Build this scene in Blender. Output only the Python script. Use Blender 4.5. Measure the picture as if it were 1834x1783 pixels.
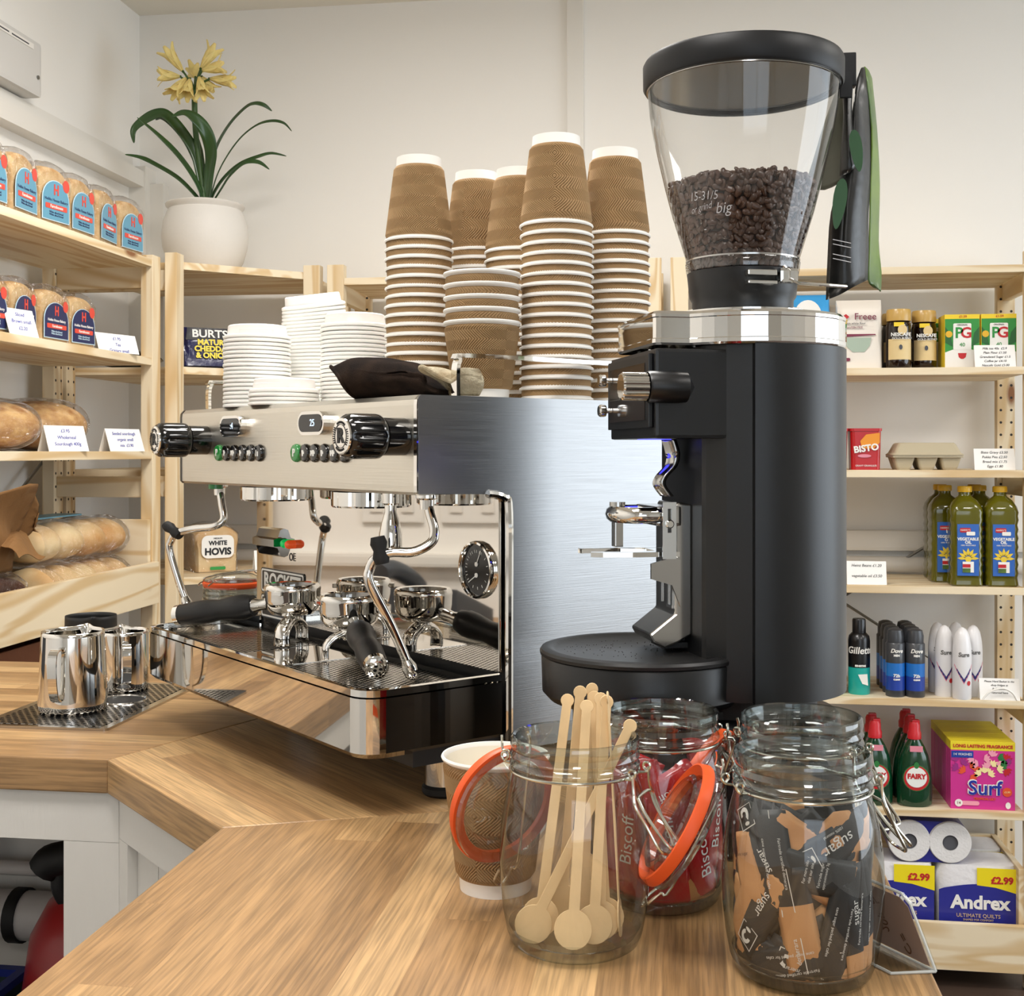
import bpy, bmesh, math, random
from mathutils import Vector, Matrix
from math import pi, sin, cos, radians as R
random.seed(7)
SC = bpy.context.scene
COL = SC.collection
for o in list(bpy.data.objects):
    bpy.data.objects.remove(o)

# ------------------------------------------------------------------ camera (level, lens shift only)
cd = bpy.data.cameras.new('camera'); cam = bpy.data.objects.new('camera', cd); COL.objects.link(cam)
cam.location = (0, 0, 1.285); cam.rotation_euler = (R(90), 0, R(8))
cd.sensor_fit = 'HORIZONTAL'; cd.sensor_width = 36; cd.lens = 36 * 2200 / 1834
cd.shift_y = -(891.5 - 808) / 1834; cd.clip_start = .02; cd.clip_end = 50
SC.camera = cam
SC.view_settings.view_transform = 'Standard'; SC.view_settings.look = 'None'
SC.view_settings.exposure = 0.35; SC.view_settings.gamma = 1
SC.view_settings.use_curve_mapping = False
SC.cycles.transparent_max_bounces = 32; SC.cycles.max_bounces = 12; SC.cycles.glossy_bounces = 8
# ------------------------------------------------------------------ world: overcast daylight outside the windows
w = bpy.data.worlds.new('world'); SC.world = w; w.use_nodes = True
wb = w.node_tree.nodes['Background']; wb.inputs[0].default_value = (.75, .86, 1, 1); wb.inputs[1].default_value = 1.2
# ------------------------------------------------------------------ window daylight, plus ceiling lights added to brighten the room
def area(name, loc, rot, sx, sy, power, col):
    l = bpy.data.lights.new(name, 'AREA'); l.shape = 'RECTANGLE'; l.size = sx; l.size_y = sy
    l.energy = power; l.color = col
    o = bpy.data.objects.new(name, l); COL.objects.link(o); o.location = loc; o.rotation_euler = rot
    return o
DAY = (.87, .94, 1.0); WARM = (1.0, .975, .95)
area('window_daylight_right', (3.17, 1.75, 1.40), (0, R(90), 0), 1.6, 2.3, 28, DAY)
area('window_daylight_front', (1.2, -3.36, 1.45), (R(90), 0, 0), 2.6, 1.45, 9, DAY)
for i, (x, y) in enumerate([(-.4, .5), (1.3, .6), (-.45, 1.85), (1.9, 1.9), (.3, -1.6)]):
    area('added_ceiling_light', (x, y, 2.515), (0, 0, 0), .58, .58, (13, 12, 21, 9, 12)[i], WARM)  # unseen lamps, added to light the shop from above

# ------------------------------------------------------------------ helpers
def lin(c):
    return tuple((v / 12.92 if v <= .04045 else ((v + .055) / 1.055) ** 2.4) for v in c)
def H(s):
    return lin(tuple(int(s[i:i + 2], 16) / 255 for i in (0, 2, 4)))
MATS = {}
def nodes(m):
    m.use_nodes = True; nt = m.node_tree
    return nt, nt.nodes['Principled BSDF']
def mat(name, col, rough=.5, metal=0, coat=0, spec=None, emit=None, estr=0, bump=None, var=None, aniso=0, trans=0, alpha=1, sheen=0, sub=0):
    """col hex; bump=(scale,strength[,stretch xyz]); var=(scale, amount)"""
    if name in MATS: return MATS[name]
    m = bpy.data.materials.new(name); MATS[name] = m
    nt, b = nodes(m); L = nt.links
    c = H(col) if isinstance(col, str) else col
    b.inputs['Base Color'].default_value = (*c, 1); b.inputs['Roughness'].default_value = rough
    b.inputs['Metallic'].default_value = metal; b.inputs['Coat Weight'].default_value = coat
    if coat: b.inputs['Coat Roughness'].default_value = .06
    if spec is not None: b.inputs['Specular IOR Level'].default_value = spec
    if aniso: b.inputs['Anisotropic'].default_value = aniso
    if trans: b.inputs['Transmission Weight'].default_value = trans
    if alpha < 1: b.inputs['Alpha'].default_value = alpha
    if sheen: b.inputs['Sheen Weight'].default_value = sheen
    if sub:
        b.inputs['Subsurface Weight'].default_value = sub; b.inputs['Subsurface Scale'].default_value = .01
    if emit:
        b.inputs['Emission Color'].default_value = (*H(emit), 1); b.inputs['Emission Strength'].default_value = estr
    if bump or var:
        tc = nt.nodes.new('ShaderNodeTexCoord')
    if bump:
        mp = nt.nodes.new('ShaderNodeMapping'); L.new(tc.outputs['Object'], mp.inputs[0])
        if len(bump) > 2: mp.inputs['Scale'].default_value = bump[2]
        n = nt.nodes.new('ShaderNodeTexNoise'); n.inputs['Scale'].default_value = bump[0]; n.inputs['Detail'].default_value = 4
        L.new(mp.outputs[0], n.inputs['Vector'])
        bp = nt.nodes.new('ShaderNodeBump'); bp.inputs['Strength'].default_value = bump[1]; bp.inputs['Distance'].default_value = .004
        L.new(n.outputs[0], bp.inputs['Height']); L.new(bp.outputs[0], b.inputs['Normal'])
    if var:
        n = nt.nodes.new('ShaderNodeTexNoise'); n.inputs['Scale'].default_value = var[0]; n.inputs['Detail'].default_value = 5
        L.new(tc.outputs['Object'], n.inputs['Vector'])
        r = nt.nodes.new('ShaderNodeValToRGB')
        a = var[1]; c2 = H(var[2]) if len(var) > 2 else tuple(v * (1 - a) for v in c)
        r.color_ramp.elements[0].color = (*c2, 1); r.color_ramp.elements[0].position = .35
        r.color_ramp.elements[1].color = (*c, 1); r.color_ramp.elements[1].position = .65
        L.new(n.outputs[0], r.inputs[0]); L.new(r.outputs[0], b.inputs['Base Color'])
    return m

def pine_mat(name, axis, c1='e9d8b8', c2='d3b586'):
    """pale knotty softwood, grain running along the given object axis"""
    m = bpy.data.materials.new(name); MATS[name] = m; nt, b = nodes(m); L = nt.links; N = nt.nodes.new
    tc = N('ShaderNodeTexCoord'); oi = N('ShaderNodeObjectInfo')
    ad = N('ShaderNodeVectorMath'); ad.operation = 'ADD'; L.new(tc.outputs['Object'], ad.inputs[0]); L.new(oi.outputs['Location'], ad.inputs[1])
    mp = N('ShaderNodeMapping'); s = [9, 9, 9]; s[axis] = .9; mp.inputs['Scale'].default_value = s
    L.new(ad.outputs[0], mp.inputs[0])
    n = N('ShaderNodeTexNoise'); n.inputs['Scale'].default_value = 1.3; n.inputs['Detail'].default_value = 2; n.inputs['Distortion'].default_value = .6
    L.new(mp.outputs[0], n.inputs['Vector'])
    w_ = N('ShaderNodeMath'); w_.operation = 'MULTIPLY'; w_.inputs[1].default_value = 34; L.new(n.outputs[0], w_.inputs[0])
    sn = N('ShaderNodeMath'); sn.operation = 'SINE'; L.new(w_.outputs[0], sn.inputs[0])
    r = N('ShaderNodeValToRGB'); e = r.color_ramp.elements
    e[0].position = .3; e[0].color = (*H(c1), 1); e[1].position = 1; e[1].color = (*H(c2), 1)
    mr = N('ShaderNodeMapRange'); mr.inputs[1].default_value = -1; L.new(sn.outputs[0], mr.inputs[0]); L.new(mr.outputs[0], r.inputs[0])
    # knots
    mk = N('ShaderNodeMapping'); sk = [14, 14, 14]; sk[axis] = 5; mk.inputs['Scale'].default_value = sk; L.new(ad.outputs[0], mk.inputs[0])
    v = N('ShaderNodeTexVoronoi'); v.inputs['Scale'].default_value = .55; L.new(mk.outputs[0], v.inputs['Vector'])
    rk = N('ShaderNodeValToRGB'); rk.color_ramp.elements[0].position = .05; rk.color_ramp.elements[0].color = (1, 1, 1, 1)
    rk.color_ramp.elements[1].position = .11; rk.color_ramp.elements[1].color = (0, 0, 0, 1); L.new(v.outputs['Distance'], rk.inputs[0])
    mx = N('ShaderNodeMix'); mx.data_type = 'RGBA'; L.new(rk.outputs[0], mx.inputs[0]); L.new(r.outputs[0], mx.inputs[6])
    mx.inputs[7].default_value = (*H('8a5a34'), 1)
    L.new(mx.outputs[2], b.inputs['Base Color']); b.inputs['Roughness'].default_value = .55
    return m

def oak_mat(name, seed):
    """oak worktop of finger-length staves, grain along local x"""
    m = bpy.data.materials.new(name); MATS[name] = m; nt, b = nodes(m); L = nt.links; N = nt.nodes.new
    tc = N('ShaderNodeTexCoord'); mo = N('ShaderNodeMapping'); mo.inputs['Location'].default_value = (seed * .37, seed * .013, 0)
    L.new(tc.outputs['Object'], mo.inputs[0])
    # slight wobble-free staves
    br = N('ShaderNodeTexBrick'); br.offset = .37; br.offset_frequency = 3; br.squash = 1.25; br.squash_frequency = 2
    br.inputs['Scale'].default_value = 1; br.inputs['Brick Width'].default_value = .52; br.inputs['Row Height'].default_value = .0445
    br.inputs['Mortar Size'].default_value = .0004; br.inputs['Mortar Smooth'].default_value = 0; br.inputs['Bias'].default_value = -.05
    br.inputs['Color1'].default_value = (0, 0, 0, 1); br.inputs['Color2'].default_value = (1, 1, 1, 1); br.inputs['Mortar'].default_value = (.2, .2, .2, 1)
    L.new(mo.outputs[0], br.inputs['Vector'])
    ramp = N('ShaderNodeValToRGB'); e = ramp.color_ramp.elements
    e[0].position = 0; e[0].color = (*H('98754c'), 1); e[1].position = 1; e[1].color = (*H('caa675'), 1)
    q = e.new(.4); q.color = (*H('aa855a'), 1); q = e.new(.7); q.color = (*H('b99466'), 1)
    L.new(br.outputs['Color'], ramp.inputs[0])
    # long grain: coordinates shifted per stave
    sh = N('ShaderNodeVectorMath'); sh.operation = 'SCALE'; sh.inputs[3].default_value = 5; L.new(br.outputs['Color'], sh.inputs[0])
    ad = N('ShaderNodeVectorMath'); ad.operation = 'ADD'; L.new(mo.outputs[0], ad.inputs[0]); L.new(sh.outputs[0], ad.inputs[1])
    m1 = N('ShaderNodeMapping'); m1.inputs['Scale'].default_value = (5, 75, 60); L.new(ad.outputs[0], m1.inputs[0])
    n1 = N('ShaderNodeTexNoise'); n1.inputs['Scale'].default_value = 1; n1.inputs['Detail'].default_value = 3; n1.inputs['Distortion'].default_value = .5
    L.new(m1.outputs[0], n1.inputs['Vector'])
    m2 = N('ShaderNodeMapping'); m2.inputs['Scale'].default_value = (13, 380, 300); L.new(ad.outputs[0], m2.inputs[0])
    n2 = N('ShaderNodeTexNoise'); n2.inputs['Scale'].default_value = 1; n2.inputs['Detail'].default_value = 3; L.new(m2.outputs[0], n2.inputs['Vector'])
    # cathedral figure
    m3 = N('ShaderNodeMapping'); m3.inputs['Scale'].default_value = (2.2, 16, 12); L.new(ad.outputs[0], m3.inputs[0])
    n3 = N('ShaderNodeTexNoise'); n3.inputs['Scale'].default_value = 1; n3.inputs['Detail'].default_value = 1; L.new(m3.outputs[0], n3.inputs['Vector'])
    k = N('ShaderNodeMath'); k.operation = 'MULTIPLY'; k.inputs[1].default_value = 60; L.new(n3.outputs[0], k.inputs[0])
    s3 = N('ShaderNodeMath'); s3.operation = 'SINE'; L.new(k.outputs[0], s3.inputs[0])
    def mr(src, a, b_, c, d):
        x = N('ShaderNodeMapRange'); L.new(src, x.inputs[0])
        for i, v in enumerate((a, b_, c, d)): x.inputs[i + 1].default_value = v
        return x.outputs[0]
    f1 = mr(n1.outputs[0], .3, .7, .86, 1.10); f2 = mr(n2.outputs[0], .36, .60, .70, 1.08); f3 = mr(s3.outputs[0], -1, 1, .94, 1.05)
    a = N('ShaderNodeMath'); a.operation = 'MULTIPLY'; L.new(f1, a.inputs[0]); L.new(f2, a.inputs[1])
    a2 = N('ShaderNodeMath'); a2.operation = 'MULTIPLY'; L.new(a.outputs[0], a2.inputs[0]); L.new(f3, a2.inputs[1])
    vs = N('ShaderNodeVectorMath'); vs.operation = 'SCALE'; L.new(ramp.outputs[0], vs.inputs[0]); L.new(a2.outputs[0], vs.inputs[3])
    L.new(vs.outputs[0], b.inputs['Base Color']); b.inputs['Roughness'].default_value = .42
    bp = N('ShaderNodeBump'); bp.inputs['Strength'].default_value = .25; bp.inputs['Distance'].default_value = .001
    L.new(n2.outputs[0], bp.inputs['Height']); L.new(bp.outputs[0], b.inputs['Normal'])
    return m

def clear_mat(name, tint=(.97, .98, .98), edge=(.55, .62, .60), ior=1.45, rough=.02, wrinkle=0, boost=1.0):
    """thin clear glass / film: see-through, fresnel gloss, denser where the wall is seen edge-on"""
    m = bpy.data.materials.new(name); MATS[name] = m; m.use_nodes = True; nt = m.node_tree; L = nt.links; N = nt.nodes.new
    for n in list(nt.nodes):
        if n.type == 'BSDF_PRINCIPLED': nt.nodes.remove(n)
    out = [n for n in nt.nodes if n.type == 'OUTPUT_MATERIAL'][0]
    lw = N('ShaderNodeLayerWeight'); lw.inputs[0].default_value = .5
    mc = N('ShaderNodeMix'); mc.data_type = 'RGBA'; mc.inputs[6].default_value = (*tint, 1); mc.inputs[7].default_value = (*edge, 1)
    pw = N('ShaderNodeMath'); pw.operation = 'POWER'; pw.inputs[1].default_value = 3.0
    L.new(lw.outputs['Facing'], pw.inputs[0]); L.new(pw.outputs[0], mc.inputs[0])
    tr = N('ShaderNodeBsdfTransparent'); L.new(mc.outputs[2], tr.inputs[0])
    gl = N('ShaderNodeBsdfGlossy'); gl.inputs['Roughness'].default_value = rough
    f0 = ((ior - 1) / (ior + 1)) ** 2 * boost
    p5 = N('ShaderNodeMath'); p5.operation = 'POWER'; p5.inputs[1].default_value = 4.5; L.new(lw.outputs['Facing'], p5.inputs[0])
    mb = N('ShaderNodeMapRange'); mb.inputs[3].default_value = f0; mb.inputs[4].default_value = .9; L.new(p5.outputs[0], mb.inputs[0])
    mx = N('ShaderNodeMixShader'); L.new(mb.outputs[0], mx.inputs[0]); L.new(tr.outputs[0], mx.inputs[1]); L.new(gl.outputs[0], mx.inputs[2])
    if wrinkle:
        tc = N('ShaderNodeTexCoord'); n = N('ShaderNodeTexNoise'); n.inputs['Scale'].default_value = 42; n.inputs['Detail'].default_value = 3; n.inputs['Distortion'].default_value = 2.2
        L.new(tc.outputs['Object'], n.inputs['Vector']); bp = N('ShaderNodeBump'); bp.inputs['Strength'].default_value = wrinkle; bp.inputs['Distance'].default_value = .01
        L.new(n.outputs[0], bp.inputs['Height']); L.new(bp.outputs[0], gl.inputs['Normal'])
    L.new(mx.outputs[0], out.inputs[0])
    return m

def brushed_mat(name, col, rough, axis, strength=.08):
    m = bpy.data.materials.new(name); MATS[name] = m; nt, b = nodes(m); L = nt.links; N = nt.nodes.new
    b.inputs['Base Color'].default_value = (*H(col), 1); b.inputs['Metallic'].default_value = 1; b.inputs['Roughness'].default_value = rough
    tc = N('ShaderNodeTexCoord'); mp = N('ShaderNodeMapping'); s = [900, 900, 900]; s[axis] = 12; mp.inputs['Scale'].default_value = s
    L.new(tc.outputs['Object'], mp.inputs[0]); n = N('ShaderNodeTexNoise'); n.inputs['Scale'].default_value = 1; n.inputs['Detail'].default_value = 2
    L.new(mp.outputs[0], n.inputs['Vector']); bp = N('ShaderNodeBump'); bp.inputs['Strength'].default_value = strength; bp.inputs['Distance'].default_value = .001
    L.new(n.outputs[0], bp.inputs['Height']); L.new(bp.outputs[0], b.inputs['Normal'])
    r = N('ShaderNodeMapRange'); r.inputs[3].default_value = rough - .06; r.inputs[4].default_value = rough + .08; L.new(n.outputs[0], r.inputs[0]); L.new(r.outputs[0], b.inputs['Roughness'])
    return m

def holes_mat(name, metal_col, sx, sy, r, rough=.12):
    """sheet steel punched with rows of round-ended holes, staggered"""
    m = bpy.data.materials.new(name); MATS[name] = m; nt, b = nodes(m); L = nt.links; N = nt.nodes.new
    tc = N('ShaderNodeTexCoord'); mp = N('ShaderNodeMapping'); mp.inputs['Scale'].default_value = (1 / sx, 1 / sy, 1)
    L.new(tc.outputs['Object'], mp.inputs[0]); sp = N('ShaderNodeSeparateXYZ'); L.new(mp.outputs[0], sp.inputs[0])
    def M(op, a, b_=None):
        x = N('ShaderNodeMath'); x.operation = op
        for i, v in enumerate((a, b_)):
            if v is None: continue
            if isinstance(v, (int, float)): x.inputs[i].default_value = v
            else: L.new(v, x.inputs[i])
        return x.outputs[0]
    row = M('FLOOR', sp.outputs[1]); off = M('MULTIPLY', M('MODULO', M('ABSOLUTE', row), 2), .5)
    fx = M('SUBTRACT', M('FRACT', M('ADD', sp.outputs[0], off)), .5); fy = M('SUBTRACT', M('FRACT', sp.outputs[1]), .5)
    d = M('ADD', M('MULTIPLY', fx, fx), M('MULTIPLY', fy, fy)); h = M('LESS_THAN', d, r * r)
    mx = N('ShaderNodeMix'); mx.data_type = 'RGBA'; L.new(h, mx.inputs[0]); mx.inputs[6].default_value = (*H(metal_col), 1); mx.inputs[7].default_value = (.01, .01, .01, 1)
    L.new(mx.outputs[2], b.inputs['Base Color']); iv = M('SUBTRACT', 1, h); L.new(iv, b.inputs['Metallic'])
    L.new(M('ADD', M('MULTIPLY', h, .6), rough), b.inputs['Roughness']); L.new(M('MULTIPLY', iv, .5), b.inputs['Specular IOR Level'])
    return m

# ------------------------------------------------------------------ mesh builders
class MB:
    """collects shapes for ONE mesh object"""
    def __init__(s): s.v = []; s.f = []; s.m = []; s.sm = []; s.T = Matrix()
    def add(s, vs, fs, mi=0, smooth=False, T=None):
        k = len(s.v); T = s.T @ T if T is not None else s.T
        s.v += [tuple(T @ Vector(v)) for v in vs]
        s.f += [tuple(i + k for i in f) for f in fs]; s.m += [mi] * len(fs); s.sm += [smooth] * len(fs)
        return s
    def box(s, x0, x1, y0, y1, z0, z1, b=0, mi=0, T=None):
        if b:
            bm = bmesh.new(); bmesh.ops.create_cube(bm, size=1)
            for v in bm.verts: v.co = Vector(((x0 + x1) / 2 + v.co.x * (x1 - x0), (y0 + y1) / 2 + v.co.y * (y1 - y0), (z0 + z1) / 2 + v.co.z * (z1 - z0)))
            bmesh.ops.bevel(bm, geom=bm.edges[:], offset=b, segments=2, affect='EDGES', profile=.7)
            vs = [v.co.copy() for v in bm.verts]; fs = [[v.index for v in f.verts] for f in bm.faces]; bm.free()
            return s.add(vs, fs, mi, False, T)
        vs = [(x, y, z) for z in (z0, z1) for y in (y0, y1) for x in (x0, x1)]
        return s.add(vs, [(0, 2, 3, 1), (4, 5, 7, 6), (0, 1, 5, 4), (2, 6, 7, 3), (0, 4, 6, 2), (1, 3, 7, 5)], mi, False, T)
    def lathe(s, prof, n=32, mi=0, smooth=True, T=None, a0=0, a1=2 * pi, sx=1, sy=1, cap=True):
        full = abs(a1 - a0 - 2 * pi) < 1e-6; c = n if full else n + 1
        vs = []; fs = []
        for r, z in prof:
            for i in range(c):
                a = a0 + (a1 - a0) * i / n; vs.append((r * cos(a) * sx, r * sin(a) * sy, z))
        for j in range(len(prof) - 1):
            for i in range(n):
                k = (i + 1) % c if full else i + 1
                fs.append((j * c + i, j * c + k, (j + 1) * c + k, (j + 1) * c + i))
        return s.add(vs, fs, mi, smooth, T)
    def disc(s, r, z, n=32, mi=0, T=None, up=True):
        vs = [(r * cos(2 * pi * i / n), r * sin(2 * pi * i / n), z) for i in range(n)]
        f = tuple(range(n)) if up else tuple(reversed(range(n)))
        return s.add(vs, [f], mi, False, T)
    def cyl(s, r, z0, z1, n=32, mi=0, T=None, b=0, r1=None):
        r1 = r if r1 is None else r1
        if b: p = [(0, z0), (r - b, z0), (r, z0 + b), (r1, z1 - b), (r1 - b, z1), (0, z1)]
        else:
            s.lathe([(r, z0), (r1, z1)], n, mi, True, T); s.disc(r, z0, n, mi, T, False); return s.disc(r1, z1, n, mi, T)
        return s.lathe(p, n, mi, True, T)
    def prism(s, poly, z0, z1, mi=0, T=None, smooth=False):
        n = len(poly); vs = [(x, y, z0) for x, y in poly] + [(x, y, z1) for x, y in poly]
        fs = [tuple(reversed(range(n))), tuple(range(n, 2 * n))] + [(i, (i + 1) % n, n + (i + 1) % n, n + i) for i in range(n)]
        return s.add(vs, fs, mi, smooth, T)
    def tube(s, pts, r, n=8, mi=0, closed=False, T=None, flat=1.0, r1=None):
        P = [Vector(p) for p in pts]; k = len(P); vs = []; fs = []; up = None
        for i, p in enumerate(P):
            if closed: t = P[(i + 1) % k] - P[i - 1]
            else: t = P[min(i + 1, k - 1)] - P[max(i - 1, 0)]
            t.normalize()
            if up is None: up = Vector((0, 0, 1)) if abs(t.z) < .9 else Vector((1, 0, 0))
            x = t.cross(up)
            if x.length < 1e-5: x = t.orthogonal()
            x.normalize(); up = x.cross(t).normalized()
            rr = r if r1 is None else r + (r1 - r) * i / (k - 1)
            if isinstance(r, (list, tuple)): rr = r[i]
            for j in range(n):
                a = 2 * pi * j / n; vs.append(p + x * cos(a) * rr + up * sin(a) * rr * flat)
        m_ = k if closed else k - 1
        for i in range(m_):
            q = (i + 1) % k
            for j in range(n):
                l = (j + 1) % n; fs.append((i * n + j, i * n + l, q * n + l, q * n + j))
        if not closed: fs += [tuple(reversed(range(n))), tuple(range((k - 1) * n, k * n))]
        return s.add(vs, fs, mi, True, T)
    def grid(s, fn, nu, nv, mi=0, smooth=True, T=None, wrap=False):
        vs = [fn(i / nu, j / nv) for j in range(nv + 1) for i in range(nu + (0 if wrap else 1))]
        c = nu if wrap else nu + 1
        fs = [(j * c + i, j * c + (i + 1) % c, (j + 1) * c + (i + 1) % c, (j + 1) * c + i) for j in range(nv) for i in range(nu)]
        return s.add(vs, fs, mi, smooth, T)
    def build(s, name, mats, parent=None, loc=None, rot=None, mods=None):
        me = bpy.data.meshes.new(name); me.from_pydata(s.v, [], s.f); me.validate()
        if not isinstance(mats, (list, tuple)): mats = [mats]
        for m in mats: me.materials.append(MATS[m] if isinstance(m, str) else m)
        if len(me.polygons) == len(s.m):
            me.polygons.foreach_set('material_index', s.m); me.polygons.foreach_set('use_smooth', s.sm)
        me.update()
        o = bpy.data.objects.new(name, me); COL.objects.link(o)
        if parent: o.parent = parent
        if loc is not None: o.location = loc
        if rot is not None: o.rotation_euler = rot
        if any(s.sm):
            try:
                md = o.modifiers.new('edge split', 'EDGE_SPLIT'); md.split_angle = R(38)
            except Exception: pass
        return o
def smoothpath(pts, n=6, closed=False):
    """Catmull-Rom through points"""
    P = [Vector(p) for p in pts]; k = len(P); out = []
    for i in range(k if closed else k - 1):
        g = (lambda j: P[j % k]) if closed else (lambda j: P[max(0, min(k - 1, j))])
        p0, p1, p2, p3 = g(i - 1), g(i), g(i + 1), g(i + 2)
        for q in range(n):
            t = q / n; out.append(.5 * ((2 * p1) + (p2 - p0) * t + (2 * p0 - 5 * p1 + 4 * p2 - p3) * t * t + (3 * p1 - p0 - 3 * p2 + p3) * t ** 3))
    if not closed: out.append(P[-1])
    return out
def rrect(x0, x1, y0, y1, r, n=5):
    p = []
    for cx, cy, a in ((x1 - r, y1 - r, 0), (x0 + r, y1 - r, 90), (x0 + r, y0 + r, 180), (x1 - r, y0 + r, 270)):
        for i in range(n + 1):
            t = R(a + 90 * i / n); p.append((cx + r * cos(t), cy + r * sin(t)))
    return p
def frame(o, x, y, z=None):
    """matrix from origin + axes"""
    x = Vector(x).normalized(); y = Vector(y).normalized(); z = x.cross(y) if z is None else Vector(z)
    M = Matrix((x, y, z)).transposed().to_4x4(); M.translation = Vector(o); return M
def Tr(x, y, z): return Matrix.Translation((x, y, z))
def Rz(a): return Matrix.Rotation(R(a), 4, 'Z')
def Rx(a): return Matrix.Rotation(R(a), 4, 'X')
def Ry(a): return Matrix.Rotation(R(a), 4, 'Y')
def tag(o, label=None, cat=None, group=None, kind=None):
    if label: o['label'] = label
    if cat: o['category'] = cat
    if group: o['group'] = group
    if kind: o['kind'] = kind
    return o
def thing(name, label, cat, loc=(0, 0, 0), rz=0, group=None):
    o = bpy.data.objects.new(name, None); COL.objects.link(o); o.empty_display_size = .05
    o.location = loc; o.rotation_euler = (0, 0, R(rz)); return tag(o, label, cat, group)
def copy_tree(o, parent=None):
    c = o.copy(); COL.objects.link(c)
    if parent: c.parent = parent
    for ch in list(o.children):
        if ch.parent == o: copy_tree(ch, c)
    return c
def struct(o): o['kind'] = 'structure'; return o
_fonts = {}
def text_mesh(body, size, bold=0, sx=1, align='CENTER', extrude=.0004, shear=0, space=1):
    c = bpy.data.curves.new('t', 'FONT'); c.body = body; c.size = size; c.align_x = align; c.align_y = 'CENTER'
    c.extrude = extrude; c.offset = bold; c.shear = shear; c.space_character = space; c.resolution_u = 3
    o = bpy.data.objects.new('t', c); COL.objects.link(o)
    dg = bpy.context.evaluated_depsgraph_get(); me = bpy.data.meshes.new_from_object(o.evaluated_get(dg))
    vs = [(v.co.x * sx, v.co.y, v.co.z) for v in me.vertices]; fs = [tuple(p.vertices) for p in me.polygons]
    bpy.data.objects.remove(o); bpy.data.curves.remove(c); bpy.data.meshes.remove(me)
    return vs, fs
def text(mb, body, size, T, mi=0, wrap=None, **kw):
    """letters into mesh builder, lying in T's xy plane; wrap = radius bends them round a vertical cylinder of that radius"""
    vs, fs = text_mesh(body, size, **kw)
    if wrap:
        M = T; out = []
        for x, y, z in vs:
            a = x / wrap; out.append(((wrap + z) * sin(a), y, (wrap + z) * cos(a) - wrap))
        vs = out
    return mb.add(vs, fs, mi, False, T)
FRONT = lambda x, y, z: frame((x, y, z), (1, 0, 0), (0, 0, 1))        # faces -Y
def facing(x, y, z, deg):                                               # upright plane facing direction deg
    n = Vector((cos(R(deg)), sin(R(deg)), 0)); return frame((x, y, z), Vector((-n.y, n.x, 0)), (0, 0, 1))
CT = .92
# ------------------------------------------------------------------ materials of the room
mat('wall_paint', 'f2efe9', .85, bump=(9, .05), var=(1.2, .015))
mat('ceiling_paint', 'e6e1d5', .9, bump=(7, .04))
mat('trim_paint', 'e6e2da', .5)
mat('floor_vinyl', '4b3a30', .5, var=(3, .25))
mat('socket_plastic', 'e9e6e0', .35)
mat('grey_plastic', 'd2d0cc', .4)
pine_mat('pine_x', 0); pine_mat('pine_y', 1); pine_mat('pine_z', 2)
mat('black_hole', '120d08', .9)
mat('galv_steel', '8d8e8c', .35, 1)
mat('white_wood_paint', 'dfdcd6', .5, bump=(160, .12, (1, 1, .15)))
X0, X1, Y0, Y1, ZC = -1.576, 3.2, -3.4, 3.40, 2.556
struct(MB().box(X0 - .1, X1 + .1, Y0 - .1, Y1 + .1, -.1, 0).build('floor', 'floor_vinyl'))
struct(MB().box(X0 - .1, X1 + .1, Y0 - .1, Y1 + .1, ZC, ZC + .1).build('ceiling', 'ceiling_paint'))
struct(MB().box(X0 - .1, X0, Y0 - .1, Y1 + .1, 0, ZC).build('wall_left', 'wall_paint'))
struct(MB().box(X0, X1, Y1, Y1 + .1, 0, ZC).build('wall_back', 'wall_paint'))
def holed(name, a0, a1, h0, h1, z0, z1, put):
    m = MB()
    for (p, q, r_, s_) in ((a0, h0, 0, ZC), (h1, a1, 0, ZC), (h0, h1, 0, z0), (h0, h1, z1, ZC)): put(m, p, q, r_, s_)
    return struct(m.build(name, 'wall_paint'))
holed('wall_right', Y0, Y1, .6, 2.9, .6, 2.2, lambda m, p, q, r_, s_: m.box(X1, X1 + .1, p, q, r_, s_))
holed('wall_front', X0, X1, -.1, 2.5, .75, 2.2, lambda m, p, q, r_, s_: m.box(p, q, Y0 - .1, Y0, r_, s_))
clear_mat('window_glass')
def window(n, M, w_, h_):
    o = MB(); o.T = M
    for a in (-w_ / 2, -.025, w_ / 2 - .05): o.box(a, a + .05, -.03, .03, -h_ / 2, h_ / 2)
    for a in (-h_ / 2, h_ / 2 - .05): o.box(-w_ / 2, w_ / 2, -.03, .03, a, a + .05)
    f = struct(o.build('window_%d' % n, 'trim_paint'))
    g = MB(); g.T = M; g.box(-w_ / 2 + .04, w_ / 2 - .04, -.003, .003, -h_ / 2 + .04, h_ / 2 - .04); g.build('window_pane', 'window_glass', f)
window(1, Tr(X1 + .05, 1.75, 1.40) @ Rz(90), 2.3, 1.6)
window(2, Tr(1.2, Y0 - .05, 1.475), 2.6, 1.45)
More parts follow.
